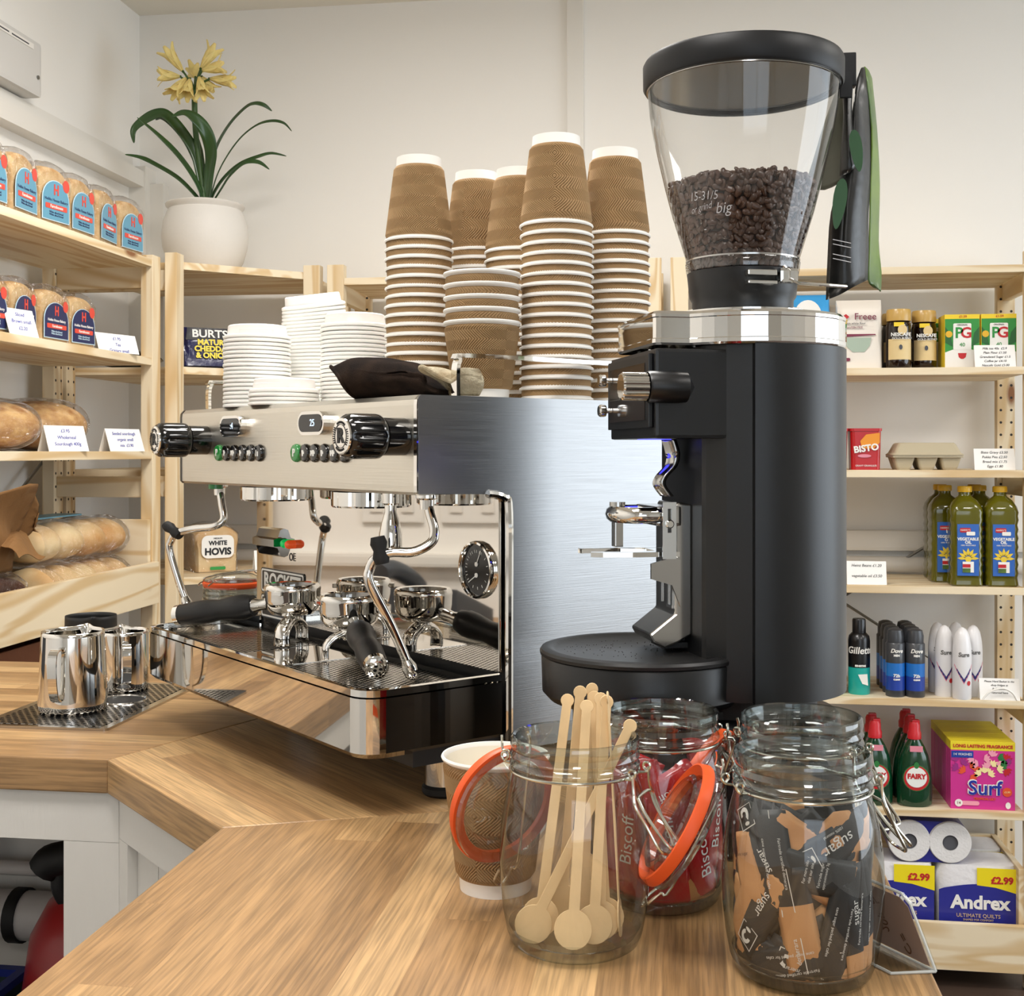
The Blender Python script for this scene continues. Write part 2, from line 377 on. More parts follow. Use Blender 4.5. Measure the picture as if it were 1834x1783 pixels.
# boxed-in beam along the left wall, its post in the corner, a cover strip on the back wall, pipe ledges
struct(MB().box(X0, X0 + .045, Y0, 3.33, 2.040, 2.085).box(X0, X0 + .012, Y0, 3.33, 2.085, 2.125).build('trim_1', 'trim_paint'))
struct(MB().box(X0, X0 + .05, 3.33, Y1, 0, 2.10).box(X0 + .05, X0 + .09, 3.36, Y1, 0, 2.055).build('trim_2', 'trim_paint'))
struct(MB().box(-.324, -.276, Y1 - .012, Y1, 1.6, ZC, .003).build('trim_3', 'trim_paint'))
struct(MB().box(X0 + .05, X1, Y1 - .03, Y1, 1.02, 1.075, .01).tube([(X0 + .05, Y1 - .026, .985), (X1, Y1 - .026, .985)], .022, 10).build('trim_4', 'trim_paint'))
struct(MB().box(X0, X0 + .03, 0, 3.33, 1.03, 1.06, .008).build('trim_5', 'trim_paint'))
struct(MB().box(X0, X1, Y1 - .016, Y1, 0, .12).build('baseboard_back', 'trim_paint'))
struct(MB().box(X0, X0 + .016, Y0, Y1 - .02, 0, .12).build('baseboard_left', 'trim_paint'))
# ceiling lamps added out of view to light the room
mat('lamp_frame', 'f0efec', .4)
mat('lamp_diffuser', 'ffffff', .6, emit='ffe9cc', estr=1.2)
for i, (x, y) in enumerate([(-.4, .5), (1.3, .6), (-.45, 1.85), (1.9, 1.9), (.3, -1.6)]):
    t = thing('added_ceiling_panel', 'added unseen square white ceiling panel light, %s' % ['left one near the coffee bar', 'right one near the coffee bar', 'one in front of the back shelves', 'one at the right end of the back shelves', 'one farthest from the back wall'][i], 'light', (x, y, ZC), group='added ceiling panel lights')
    m = MB()
    for a, b_, c, d in ((-.31, .31, -.31, -.29), (-.31, .31, .29, .31), (-.31, -.29, -.29, .29), (.29, .31, -.29, .29)): m.box(a, b_, c, d, -.04, 0)
    m.build('lamp_frame', 'lamp_frame', t)
    MB().box(-.29, .29, -.29, .29, -.012, -.001).build('diffuser', 'lamp_diffuser', t)
# wall box top left
t = thing('wall_junction_box', 'pale grey plastic electrical box on the left wall above the bread shelves', 'electrical box', (X0, 2.60, 2.205))
b_ = MB().box(0, .05, -.16, .16, -.075, .055, .01).build('box_cover', 'grey_plastic', t)
MB().box(.0505, .0515, -.08, .12, .03, .043).build('label_strip', 'socket_plastic', t)
MB().cyl(.005, .05, .053, 10, T=Ry(90) @ Tr(0, 0, 0)).build('screw', 'galv_steel', t).location = (0, .14, -.03)
mat('dark_ink', '3a3a40', .6); MB().box(.0516, .0519, -.065, .012, .0345, .0375).box(.0516, .0519, .024, .098, .0345, .0375).build('label_text', 'dark_ink', t)
# wall sockets (seen mirrored in the coffee machine)
for k, y in enumerate((1.56, 1.74)):
    t = thing('wall_socket', 'white double switch plate on the left wall, %s' % ('the one nearer the counter front' if k == 0 else 'the one nearer the bread shelves'), 'socket', (X0, y, 1.17), group='wall sockets')
    MB().box(0, .01, -.07, .07, -.043, .043, .003).build('plate', 'socket_plastic', t)
    for q in (-.035, .035): MB().box(.01, .015, q - .014, q + .014, -.02, .02, .002).build('switch', 'trim_paint', t)
# desk phone on the counter
mat('phone_plastic', '3a4048', .5); mat('key_plastic', 'c9c8c0', .5)
t = thing('desk_phone', 'dark grey desk phone on the worktop by the left wall', 'phone', (-1.42, 1.62, CT), -75)
MB().add([(-.1, -.09, 0), (.1, -.09, 0), (.1, .09, 0), (-.1, .09, 0), (-.1, -.09, .03), (.1, -.09, .03), (.1, .09, .09), (-.1, .09, .09)],
         [(0, 3, 2, 1), (4, 5, 6, 7), (0, 1, 5, 4), (1, 2, 6, 5), (2, 3, 7, 6), (3, 0, 4, 7)]).build('phone_base', 'phone_plastic', t)
h = MB(); h.tube(smoothpath([(-.075, -.085, .07), (-.075, -.04, .095), (-.075, .04, .12), (-.075, .085, .115)], 4), .02, 10); h.build('handset', 'phone_plastic', t)
m = MB()
for i in range(4):
    for j in range(3): m.box(-.01 + j * .03, .01 + j * .03, -.075 + i * .026, -.058 + i * .026, .03, .046 + i * .008)
m.build('keypad', 'key_plastic', t)

# ------------------------------------------------------------------ worktop and its white base
oak_mat('oak_left', 1); oak_mat('oak_diag', 4.3); oak_mat('oak_peninsula', 9.1)
wt = thing('worktop', 'oiled oak stave worktop running round the corner under the coffee machine', 'worktop', (0, 0, CT))
def board(poly, rot, mt, name='board'):
    M = Rz(-rot); pp = [tuple((M @ Vector((x, y, 0)))[:2]) for x, y in poly]
    m = MB(); m.prism(pp, -.0405, 0); o = m.build(name, mt, wt, rot=(0, 0, R(rot)))
    md = o.modifiers.new('bevel', 'BEVEL'); md.width = .0018; md.segments = 2; md.limit_method = 'ANGLE'
    return o
P1 = (-.677, 1.374); P2 = (-.445, 1.141)
board([(X0, 1.374), P1, (-.42, 1.995), (X0, 1.995)], 0, 'oak_left')
board([P2, (.172, 1.3966), (.172, 1.995), (-.42, 1.995), P1], 135, 'oak_diag')
board([(-.445, .05), (.172, .05), (.172, 1.3966), P2], 90, 'oak_peninsula')
wb_ = thing('counter_base', 'white painted wooden frame base under the oak worktop', 'counter base', (0, 0, 0))
zt = CT - .0415
def strip(poly, z0, z1, name): return MB().prism(poly, z0, z1).build(name, 'white_wood_paint', wb_)
strip([(X0 + .005, 1.385), (-.6685, 1.385), (-.656, 1.3985), (-.70, 1.43), (X0 + .005, 1.41)], zt - .06, zt, 'top_rail')
strip([(-.738, 1.385), (-.6685, 1.385), (-.656, 1.3985), (-.70, 1.43), (-.738, 1.43)], 0, zt - .0605, 'post')
strip([(X0 + .005, 1.385), (-.7385, 1.385), (-.7385, 1.41), (X0 + .005, 1.41)], 0, .08, 'plinth')
# diagonal face
d = Vector((.7071, -.7071, 0)); n_ = Vector((.7071, .7071, 0)); o0 = Vector((-.668, 1.386, 0))
def dpoly(a, b_, c, e): return [tuple((o0 + d * p + n_ * q)[:2]) for p, q in ((a, c), (b_, c), (b_, e), (a, e))]
strip(dpoly(.0005, .325, 0, .02), zt - .055, zt, 'diagonal_rail'); strip(dpoly(.0005, .028, 0, .02), 0, zt - .0555, 'diagonal_stile')
strip(dpoly(.297, .325, 0, .02), 0, zt - .0555, 'diagonal_stile')
for k in range(4): strip(dpoly(.0285 + k * .067, .0285 + k * .067 + .065, .012, .02), 0, zt - .056, 'diagonal_board')
MB().box(-.43, -.41, .07, 1.16, 0, zt).build('side_panel', 'white_wood_paint', wb_)
MB().box(.145, .165, .07, 1.97, 0, zt).build('side_panel', 'white_wood_paint', wb_)
MB().box(X0 + .005, .1445, 1.972, 1.985, 0, zt).build('back_panel', 'white_wood_paint', wb_)
# beneath the counter
mat('pipe_plastic', 'cfcac6', .4); mat('red_plastic', '9c1f22', .35, coat=.3); mat('black_rubber', '0c0c0d', .6); mat('blue_plastic', '1d2c7c', .4); mat('dark_teal_plastic', '26383a', .5)
t = thing('waste_pipe', 'fat white waste pipe with a collar under the left worktop', 'pipe', (-1.1, 1.92, .51))
MB().cyl(.04, -.4, .5, 24, T=Ry(90)).build('pipe', 'pipe_plastic', t)
MB().lathe([(.04, -.01), (.0445, -.01), (.0445, .01), (.04, .01)], 24, T=Ry(90)).build('pipe_collar', 'black_rubber', t).location = (.0, 0, 0)
MB().tube([(-.3, .01, .075), (.5, .01, .075)], .012, 10).build('thin_pipe', 'pipe_plastic', t)
MB().tube([(-.07, .01, .24), (-.07, .01, .088)], .012, 10).build('down_pipe', 'pipe_plastic', t)
t = thing('vacuum_cleaner', 'red vacuum cleaner with a black handle stored under the worktop', 'vacuum cleaner', (-.835, 1.69, 0))
MB().lathe([(0, .05), (.105, .05), (.115, .08), (.118, .40), (.114, .52), (.104, .59), (.080, .635), (.050, .652), (.025, .656), (0, .656)], 36).build('body', 'red_plastic', t)
MB().tube(smoothpath([(-.03, -.03, .62), (-.045, -.045, .66), (-.045, -.045, .69)], 5), .013, 10).tube(smoothpath([(-.068, -.05, .690), (-.05, -.05, .705), (.02, -.05, .715), (.05, -.04, .70)], 5), .024, 12).build('handle', 'black_rubber', t)
MB().lathe([(.119, .30), (.122, .30), (.122, .36), (.119, .36)], 36).build('bumper_band', 'black_rubber', t)
MB().cyl(.10, .0, .05, 24).build('wheel_base', 'black_rubber', t)
t = thing('storage_crate', 'dark crate with a blue rim under the left worktop', 'crate', (-1.075, 1.60, 0))
m = MB()
for q in ((-.12, -.115, -.13, .13), (.085, .09, -.13, .13), (-.115, .085, -.13, -.125), (-.115, .085, .125, .13)): m.box(*q, 0, .495)
m.box(-.115, .085, -.125, .125, 0, .005).build('crate_body', 'dark_teal_plastic', t)
m = MB()
for q in ((-.127, -.112, -.137, .137), (.082, .097, -.137, .137), (-.112, .082, -.137, -.122), (-.112, .082, .122, .137)): m.box(*q, .4955, .507)
m.build('crate_rim', 'blue_plastic', t)
MB().tube(smoothpath([(.09, -.145, .44), (.110, -.152, .49), (.105, -.145, .53), (.112, -.14, .545)], 5), .012, 8).build('strap', 'black_rubber', t)

# ------------------------------------------------------------------ pine shelving
def post_mat():
    """pine post drilled with two columns of shelf pin holes"""
    m = MATS['pine_z'].copy(); m.name = 'pine_post'; MATS['pine_post'] = m; nt = m.node_tree; L = nt.links; N = nt.nodes.new
    b = nt.nodes['Principled BSDF']; src = b.inputs['Base Color'].links[0].from_socket
    tc = N('ShaderNodeTexCoord'); sp = N('ShaderNodeSeparateXYZ'); L.new(tc.outputs['Object'], sp.inputs[0]); sn = N('ShaderNodeSeparateXYZ'); L.new(tc.outputs['Normal'], sn.inputs[0])
    def M(op, a, b_=None):
        x = N('ShaderNodeMath'); x.operation = op
        for i, v in enumerate((a, b_)):
            if v is None: continue
            if isinstance(v, (int, float)): x.inputs[i].default_value = v
            else: L.new(v, x.inputs[i])
        return x.outputs[0]
    y = M('SUBTRACT', M('ABSOLUTE', sp.outputs[0]), .013)
    z = M('MULTIPLY', M('SUBTRACT', M('FRACT', M('DIVIDE', sp.outputs[2], .032)), .5), .032)
    d = M('LESS_THAN', M('ADD', M('MULTIPLY', y, y), M('MULTIPLY', z, z)), .0033 ** 2)
    d = M('MULTIPLY', d, M('GREATER_THAN', M('ABSOLUTE', sn.outputs[1]), .7))
    mx = N('ShaderNodeMix'); mx.data_type = 'RGBA'; L.new(d, mx.inputs[0]); L.new(src, mx.inputs[6]); mx.inputs[7].default_value = (.02, .014, .01, 1)
    L.new(mx.outputs[2], b.inputs['Base Color'])
post_mat()
def side_frame(par, M, dep, h, rungs=(.12, .62, 1.175, 1.675), hole_top=None):
    """one ladder side: two posts with pin holes, rungs between. local: x = thickness 0..-.03 , y = 0..dep"""
    for y0 in (0, dep - .030):
        m = MB(); m.box(-.022, .022, 0, .030, 0, h, .002); o = m.build('post', 'pine_post' if y0 else 'pine_z', par); o.matrix_local = M @ Tr(0, y0, 0)
    for z in rungs:
        m = MB(); m.T = M; m.box(-.010, .010, .0305, dep - .0305, z, z + .05, .002); m.build('rung', 'pine_y', par)
def shelf_unit(label, loc, rz, w_, dep, h, shelves, board_z=None, board_h=0, back_brace=None, rungs=(.12, .62, 1.175, 1.675), ends=(1, 1)):
    """local: front left corner at origin, x to the right, y to the back"""
    t = thing('shelving_unit', label, 'shelf', loc, rz)
    if ends[0]: side_frame(t, Tr(.022, 0, 0), dep, h, rungs)
    if ends[1]: side_frame(t, Tr(w_ - .022, 0, 0), dep, h, rungs)
    for z in shelves:
        MB().box(.0445, w_ - .0445, .002, dep - .002, z - .018, z, .0015).build('shelf', 'pine_x', t)
    if board_z is not None:
        MB().box(.0445, w_ - .0445, -.016, .0, board_z[0], board_z[1], .0015).build('front_board', 'pine_x', t)
        if board_h:
            MB().box(.045, .059, .005, dep - .02, board_z[0] + .02, board_z[1] + board_h, .0015).build('box_side', 'pine_y', t)
            MB().box(w_ - .059, w_ - .045, .005, dep - .02, board_z[0] + .02, board_z[1] + board_h, .0015).build('box_side', 'pine_y', t)
            MB().box(.0595, w_ - .0595, dep - .034, dep - .02, board_z[0] + .02, board_z[1] + board_h, .0015).build('box_back', 'pine_x', t)
    if back_brace:
        za, zb = back_brace; y = dep + .003
        MB().tube([(.02, y, za), (w_ - .02, y, zb)], .004, 6).tube([(.02, y, zb), (w_ - .02, y, za)], .004, 6).build('cross_brace', 'galv_steel', t)
    return t
SH = [1.7306, 1.487, 1.240, .960, .689, .4232]
shelf_unit('pine shelving unit at the right end of the back wall holding groceries', (-.035, 3.065, 0), 0, .883, .30, 1.765, SH + [.062], (.047, .159), .13, (.62, 1.16))
shelf_unit('pine shelving unit in the middle of the back wall behind the coffee machine', (-.912, 3.065, 0), 0, .855, .30, 1.765, [1.7306, 1.46, 1.05, .70, .30], None, 0, (.62, 1.16))
LS = [1.741, 1.507, 1.285, .944, .50]
shelf_unit('pine shelving unit along the left wall holding bread', (-1.250, 2.003, 0), 90, .809, .28, 1.752, LS, (.926, 1.024), .10, (.77, 1.27))
# corner unit: pentagon shelves between two side ladders
cu = thing('corner_shelving_unit', 'narrow pine corner shelving unit carrying the potted plant', 'shelf', (0, 0, 0))
side_frame(cu, Tr(-1.213, 2.842, 0) @ Rz(90), .312, 1.765)
side_frame(cu, Tr(-.953, 3.065, 0), .30, 1.765)
for z in (1.748, 1.492, 1.24, .976, .66, .3):
    MB().prism([(-1.525, 2.8645), (-1.215, 2.8645), (-.9755, 3.070), (-.9755, 3.358), (-1.525, 3.358)], z - .018, z).build('shelf', 'pine_x', cu)
# ------------------------------------------------------------------ espresso machine; local x right along its front, y to its back
mat('chrome', 'e6e4e0', .04, 1); mat('dark_chrome', '8d8a86', .06, 1); mat('mirror_steel', 'dcd8d2', .03, 1)
brushed_mat('brushed_steel', '969696', .31, 1, .09); brushed_mat('satin_steel', 'd9d5cb', .34, 0, .12)
mat('black_gloss', '0b0b0c', .12, coat=.4); mat('black_matte', '131314', .55); mat('soft_black', '111112', .42, bump=(120, .05))
mat('screen_black', '0c0d10', .08); mat('screen_text', 'c9d8e6', .5, emit='b9cfe4', estr=.8); mat('white_ink', 'f2f2ee', .5)
mat('green_plastic', '1f8a3b', .25, coat=.4); mat('green_lens', '19c060', .15, emit='10d060', estr=.25); mat('orange_lens', 'd9552a', .15, emit='ff5a20', estr=.2)
mat('badge_black', '101012', .3); mat('coffee_stain', '2a1a10', .6)
holes_mat('punched_chrome', 'cfccc6', .0075, .0058, .36)
ma = thing('espresso_machine', 'polished steel two-group espresso machine standing diagonally on the oak worktop', 'espresso machine', (-.311, 1.168, CT), -45)
W = .618
# feet
for x, ys in ((-.045, (.125, .46)), (-.52, (.20, .46))):
    for y in ys:
        f = MB().lathe([(.0, .012), (.021, .012), (.021, .05), (.024, .062)], 24).build('foot', 'chrome', ma, (x, y, 0))
        MB().cyl(.0235, 0, .012, 24, b=.003).build('rubber_pad', 'black_rubber', f)
MB().box(-.60, -.004, .06, .515, .046, .064).build('underside', 'black_matte', ma)
# drip tray with rounded front corners
def traypoly(e=0, yb=.169): 
    r = .026; p = [(-.594 + e, yb), (-.594 + e, r + e)]
    for i in range(7): t = R(180 + 90 * i / 6); p.append((-.594 + e + r + r * cos(t), e + r + r * sin(t)))
    for i in range(7): t = R(270 + 90 * i / 6); p.append((-e - r + r * cos(t), e + r + r * sin(t)))
    p.append((-e, yb)); return p
tr = MB()
a, b_ = traypoly(), traypoly(.0045)
n = len(a)
lo = [(-.594 + .006 + (x + .594) * (.582 / .594), y + .006 if y < .1 else y) for x, y in a]
vs = [(x, y, .060) for x, y in lo] + [(x, y, .066) for x, y in a] + [(x, y, .1205) for x, y in a]
fs = [tuple(reversed(range(n)))]
for k in range(2):
    for i in range(n - 1): fs.append((k * n + i, k * n + i + 1, (k + 1) * n + i + 1, (k + 1) * n + i))
tr.add(vs, fs); 
for f0, f1, z0, z1 in ((a, b_, .1205, .1205),):
    pass
k = len(tr.v); tr.add([(x, y, .1205) for x, y in a] + [(x, y, .1212) for x, y in b_], [(i, i + 1, n + i + 1, n + i) for i in range(n - 1)])
trayo = tr.build('drip_tray', 'mirror_steel', ma)
# lift-out tray rim
rm = MB(); c = traypoly(.0015); d_ = traypoly(.006)
q = traypoly(.007)
rings = [(c, .1218), (c, .1285), (d_, .1293), (q, .1285), (q, .1175)]
vs = []; fs = []
for pl, z in rings: vs += [(x, y, z) for x, y in pl]
for j in range(len(rings) - 1):
    for i in range(n - 1): fs.append((j * n + i, j * n + i + 1, (j + 1) * n + i + 1, (j + 1) * n + i))
rm.add(vs, fs); rm.build('tray_rim', 'chrome', ma)
fl = MB().prism(q, .1165, .1175); fl.build('tray_floor', 'mirror_steel', ma)
for x0, x1 in ((-.56, -.36), (-.24, -.03)):
    MB().box(x0, x1, .035, .15, .1176, .1180).build('drain_grid', 'punched_chrome', ma)
MB().box(-.355, -.245, .02, .16, .1176, .1182, .0002).build('grid_plate', 'mirror_steel', ma)
# splash back (mirror) and frame strips
MB().box(-.598, -.008, .170, .176, .1295, .3195).build('splash_back', 'mirror_steel', ma)
m = MB(); m.tube(smoothpath([(.0, .178, .05), (.0, .178, .18), (.0, .178, .300), (.0, .171, .316), (.0, .150, .3205)], 5), .0045, 8).build('edge_trim', 'chrome', ma)
m = MB(); m.tube(smoothpath([(-.605, .178, .05), (-.605, .178, .18), (-.605, .178, .300), (-.605, .171, .316), (-.605, .150, .3205)], 5), .0045, 8).build('edge_trim', 'chrome', ma)
# side panels: brushed L shape
def side(x0, x1, nm):
    p = [(.064, .322), (.064, .4195), (.067, .4224), (.52, .4224), (.52, .046), (.182, .046), (.182, .303), (.172, .3195)]
    m = MB(); m.prism(p, x0, x1, T=Matrix(((0, 0, 1, 0), (1, 0, 0, 0), (0, 1, 0, 0), (0, 0, 0, 1)))); return m.build(nm, 'brushed_steel', ma)
side(-.003, .0, 'side_panel'); side(-.618, -.615, 'side_panel')
MB().box(-.6145, -.0035, .180, .519, .066, .3195).box(-.6145, -.0035, .185, .518, .3197, .419).build('body', 'black_matte', ma)
# upper housing: front panel with its edge, top tray, underside
fp = MB()
prof = [(.066, .3205), (.0628, .3235), (.0626, .330), (.0626, .412), (.0632, .4175), (.068, .4224), (.085, .4224), (.085, .3205)]
fp.prism(prof, -.612, -.006, T=Matrix(((0, 0, 1, 0), (1, 0, 0, 0), (0, 1, 0, 0), (0, 0, 0, 1))))
fp.build('front_panel', 'satin_steel', ma)
for x in (-.0059, -.618):
    m = MB(); m.prism([(y - .0006, z) for y, z in prof], x, x + .0058, T=Matrix(((0, 0, 1, 0), (1, 0, 0, 0), (0, 1, 0, 0), (0, 0, 0, 1)))); m.build('panel_edge', 'chrome' if x > -.1 else 'black_gloss', ma)
MB().box(-.614, -.004, .086, .519, .4195, .4222).build('cup_tray', 'satin_steel', ma)
MB().box(-.611, -.007, .0855, .184, .3205, .3225).build('housing_underside', 'dark_chrome', ma)
# rails
for x, yy in ((-.003, (.113, .50)), (-.615, (.104, .50))):
    y0, y1 = yy
    path = [(x, y0, .4224), (x, y0, .450), (x, y0 + .004, .4605), (x, y0 + .014, .4645), (x, (y0 + y1) / 2, .4648), (x, y1 - .014, .4645), (x, y1 - .004, .4605), (x, y1, .450), (x, y1, .4224)]
    out = []; P = smoothpath(path, 4)
    m = MB(); k = len(P); vs = []; fs = []
    for i, p in enumerate(P):
        t_ = (P[min(i + 1, k - 1)] - P[max(i - 1, 0)]).normalized(); nrm = Vector((1, 0, 0)).cross(t_).normalized()
        for sx_, sn in ((-.007, -.0022), (.003, -.0022), (.003, .0022), (-.007, .0022)): vs.append(p + Vector((sx_, 0, 0)) + nrm * sn)
    for i in range(k - 1):
        for j in range(4): fs.append((i * 4 + j, i * 4 + (j + 1) % 4, (i + 1) * 4 + (j + 1) % 4, (i + 1) * 4 + j))
    fs += [(0, 1, 2, 3), tuple(range(4 * k - 4, 4 * k))]
    m.add(vs, fs, 0, True); m.build('cup_rail', 'chrome', ma)
# displays
def capsule(w_, h_, n=10):
    r = h_ / 2; p = []
    for cx_, a0 in ((w_ / 2 - r, -90), (-w_ / 2 + r, 90)):
        for i in range(n + 1): t = R(a0 + 180 * i / n); p.append((cx_ + r * cos(t), r * sin(t)))
    return p
FP = lambda x, z, y=.0626: frame((x, y, z), (1, 0, 0), (0, 0, 1))   # z axis points out of the panel (towards -y)
for x, tx in ((-.213, '25'), (-.432, ':4')):
    m = MB(); m.prism(capsule(.064, .027), 0, .0085, T=FP(x, .3972)); o = m.build('display', 'chrome', ma)
    m = MB(); m.prism(capsule(.056, .020), .0086, .0091, T=FP(x, .3972)); m.build('screen', 'screen_black', o)
    m = MB(); text(m, tx, .0115, FP(x + .006, .3972, .0533)); m.build('screen_digits', 'screen_text', o)
# push buttons
for bx, st in ((-.2620, .0232), (-.4835, .0246)):
    for k in range(6):
        x = bx + st * k
        m = MB(); m.lathe([(.0108, 0), (.0108, .0022), (.0098, .0040), (.0085, .0045), (0, .0046)], 20, T=FP(x, .3630)); o = m.build('button', 'green_plastic' if k == 0 else 'black_gloss', ma)
        if k == 0: o['label'] = 'green button'
        m = MB()
        if k == 0: text(m, 'P', .0125, FP(x, .3630, .0578), bold=.0004)
        elif k == 5:
            m.box(-.0035, -.002, -.004, .004, .0047, .0051, T=FP(x, .3630)).box(.0005, .003, -.004, .002, .0047, .0051, T=FP(x, .3630))
        else:
            def cupicon(cx_, s_): m.prism([(cx_ - .0022 * s_, .0035 * s_), (cx_ - .0014 * s_, -.0035 * s_), (cx_ + .0014 * s_, -.0035 * s_), (cx_ + .0022 * s_, .0035 * s_)], .0047, .0051, T=FP(x, .3630)); m.prism([(cx_ + .0024 * s_, .002), (cx_ + .0038 * s_, .002), (cx_ + .0038 * s_, -.001), (cx_ + .0020 * s_, -.001)], .0047, .0051, T=FP(x, .3630))
            if k in (1, 3): cupicon(-.0005, 1.0)
            else: cupicon(-.0025, .9); cupicon(.0025, 1.0)
        m.build('button_symbol', 'white_ink', o)
# big steam knobs
def knob(x):
    T = FP(x, .3800)
    m = MB(); m.lathe([(.0195, 0), (.0195, .026), (.0175, .027)], 40, T=T)
    o = m.build('steam_knob', 'black_gloss', ma)
    m = MB(); N_ = 72; rings_ = []
    for z, r, dep in ((.028, .0205, 0), (.031, .0228, .6), (.036, .0232, 1), (.058, .0232, 1), (.064, .0226, .8), (.068, .0205, .2), (.070, .0185, 0)):
        rings_.append([((r - .0022 * dep * max(0, cos(8 * 2 * pi * i / N_)) ** 2) * cos(2 * pi * i / N_), (r - .0022 * dep * max(0, cos(8 * 2 * pi * i / N_)) ** 2) * sin(2 * pi * i / N_), z) for i in range(N_)])
    vs = [v for r_ in rings_ for v in r_]; fs = [(j * N_ + i, j * N_ + (i + 1) % N_, (j + 1) * N_ + (i + 1) % N_, (j + 1) * N_ + i) for j in range(len(rings_) - 1) for i in range(N_)]
    m.add(vs, fs, 0, True, T); m.build('grip', 'black_gloss', o)
    m = MB(); m.lathe([(.0186, .0695), (.0180, .0715), (.0150, .0722), (.0, .0722)], 36, T=T); m.build('knob_cap', 'chrome', o)
    m = MB(); T2 = T @ Tr(0, 0, .0724); text(m, 'R', .020, T2, bold=.0009, sx=1.15)
    for k in range(40):
        if k % 10 in (4, 5): continue
        m.box(-.0005, .0005, .0128, .0152, 0, .0003, T=T2 @ Rz(9 * k))
    m.lathe([(.0116, 0), (.0116, .0003), (.0121, .0003), (.0121, 0)], 36, T=T2); m.build('knob_emblem', 'black_matte', o)
knob(-.028); knob(-.528)
# group heads
for x in (-.175, -.418):
    m = MB(); N_ = 96; pr_ = [(.046, .319), (.046, .3035), (.044, .3015), (.034, .3013), (.034, .309), (0, .309)]
    vs = []; fs = []
    for j, (r, z) in enumerate(pr_):
        for i in range(N_):
            a = 2 * pi * i / N_; rr = r - (.0016 if j < 2 and (i // 2) % 4 == 0 else 0); vs.append((rr * cos(a), rr * sin(a), z))
    for j in range(len(pr_) - 1):
        for i in range(N_): fs.append((j * N_ + i, j * N_ + (i + 1) % N_, (j + 1) * N_ + (i + 1) % N_, (j + 1) * N_ + i))
    m.add(vs, fs); m.build('group_head', 'chrome', ma, (x, .112, 0))
# hot water spout
MB().lathe([(.009, .320), (.009, .309), (.0065, .307), (.0065, .300), (.010, .288), (.0125, .276), (.0128, .258), (.0105, .257), (.010, .262), (0, .262)], 24).build('hot_water_spout', 'chrome', ma, (-.093, .088, 0))
MB().cyl(.010, .3135, .3204, 20).build('pilot_cap', 'green_plastic', ma, (-.548, .085, 0))
# steam wands
def wand(pts, grip, nut, nm='steam_wand'):
    P = smoothpath(pts, 7)
    m = MB(); m.tube(P, .0052, 12); o = m.build(nm, 'chrome', ma)
    m = MB(); m.lathe([(.0, .3205), (.012, .3205), (.012, .316), (.008, .314), (.0075, .304), (0, .304)], 16); m.build('wand_nut', 'chrome', o, (nut[0], nut[1], 0))
    d_ = (Vector(pts[-1]) - Vector(pts[-2])).normalized(); e = Vector(pts[-1])
    m = MB(); m.tube([e - d_ * .014, e - d_ * .010, e - d_ * .004, e + d_ * .004, e + d_ * .009], [.0053, .0064, .0082, .0078, .0045], 14); m.build('wand_tip', 'chrome', o)
    m = MB(); g0, g1 = Vector(grip[0]), Vector(grip[1]); c_ = (g0 + g1) / 2; m.tube([g0, g0 * .75 + g1 * .25, c_, g0 * .25 + g1 * .75, g1], [.0075, .0095, .0072, .0095, .0075], 14, flat=.8)
    m.build('rubber_grip', 'black_rubber', o)
wand([(-.0382, .099, .315), (-.0330, .0995, .300), (-.0247, .0997, .282), (-.0233, .094, .270), (-.0311, .0778, .261), (-.0438, .058, .2605), (-.0532, .0455, .254), (-.0575, .041, .243), (-.0575, .0415, .228), (-.0566, .0665, .183), (-.0555, .090, .1330)],
     [(-.0500, .046, .277), (-.0470, .0500, .249)], (-.0382, .099))
wand([(-.5698, .10, .315), (-.5620, .10, .292), (-.5566, .10, .2705), (-.5630, .089, .2608), (-.5921, .0699, .2567), (-.6090, .054, .2505), (-.6200, .05, .240), (-.6250, .05, .2257), (-.6177, .06, .1826), (-.6090, .07, .1475)],
     [(-.6270, .045, .262), (-.6030, .056, .247)], (-.5698, .10))
# pressure gauge
T = FP(-.0445, .2362, .170)
m = MB(); m.lathe([(.0315, 0), (.0318, .003), (.0308, .0058), (.0288, .0064), (.0278, .0048), (.0274, .0022)], 48, T=T); go = m.build('pressure_gauge', 'chrome', ma)
m = MB(); m.disc(.0275, .0022, 40, T=T); m.build('gauge_dial', 'screen_black', go)
m = MB()
for cy_ in (.0085, -.0065):
    for k in range(11):
        a = R(215 - 25 * k) if cy_ > 0 else R(-35 - 25 * k); m.box(-.0003, .0003, .0185, .0215, .0024, .0027, T=T @ Tr(0, 0, 0) @ Rz(math.degrees(a) - 90))
for cy_, an in ((.006, 62), (-.006, -150)):
    m.lathe([(.0026, .0026), (.0026, .0036), (0, .0038)], 12, T=T @ Tr(0, cy_, 0)); m.box(-.0005, .0005, 0, .017, .0028, .0032, T=T @ Tr(0, cy_, 0) @ Rz(an - 90))
m.build('gauge_needles', 'white_ink', go)
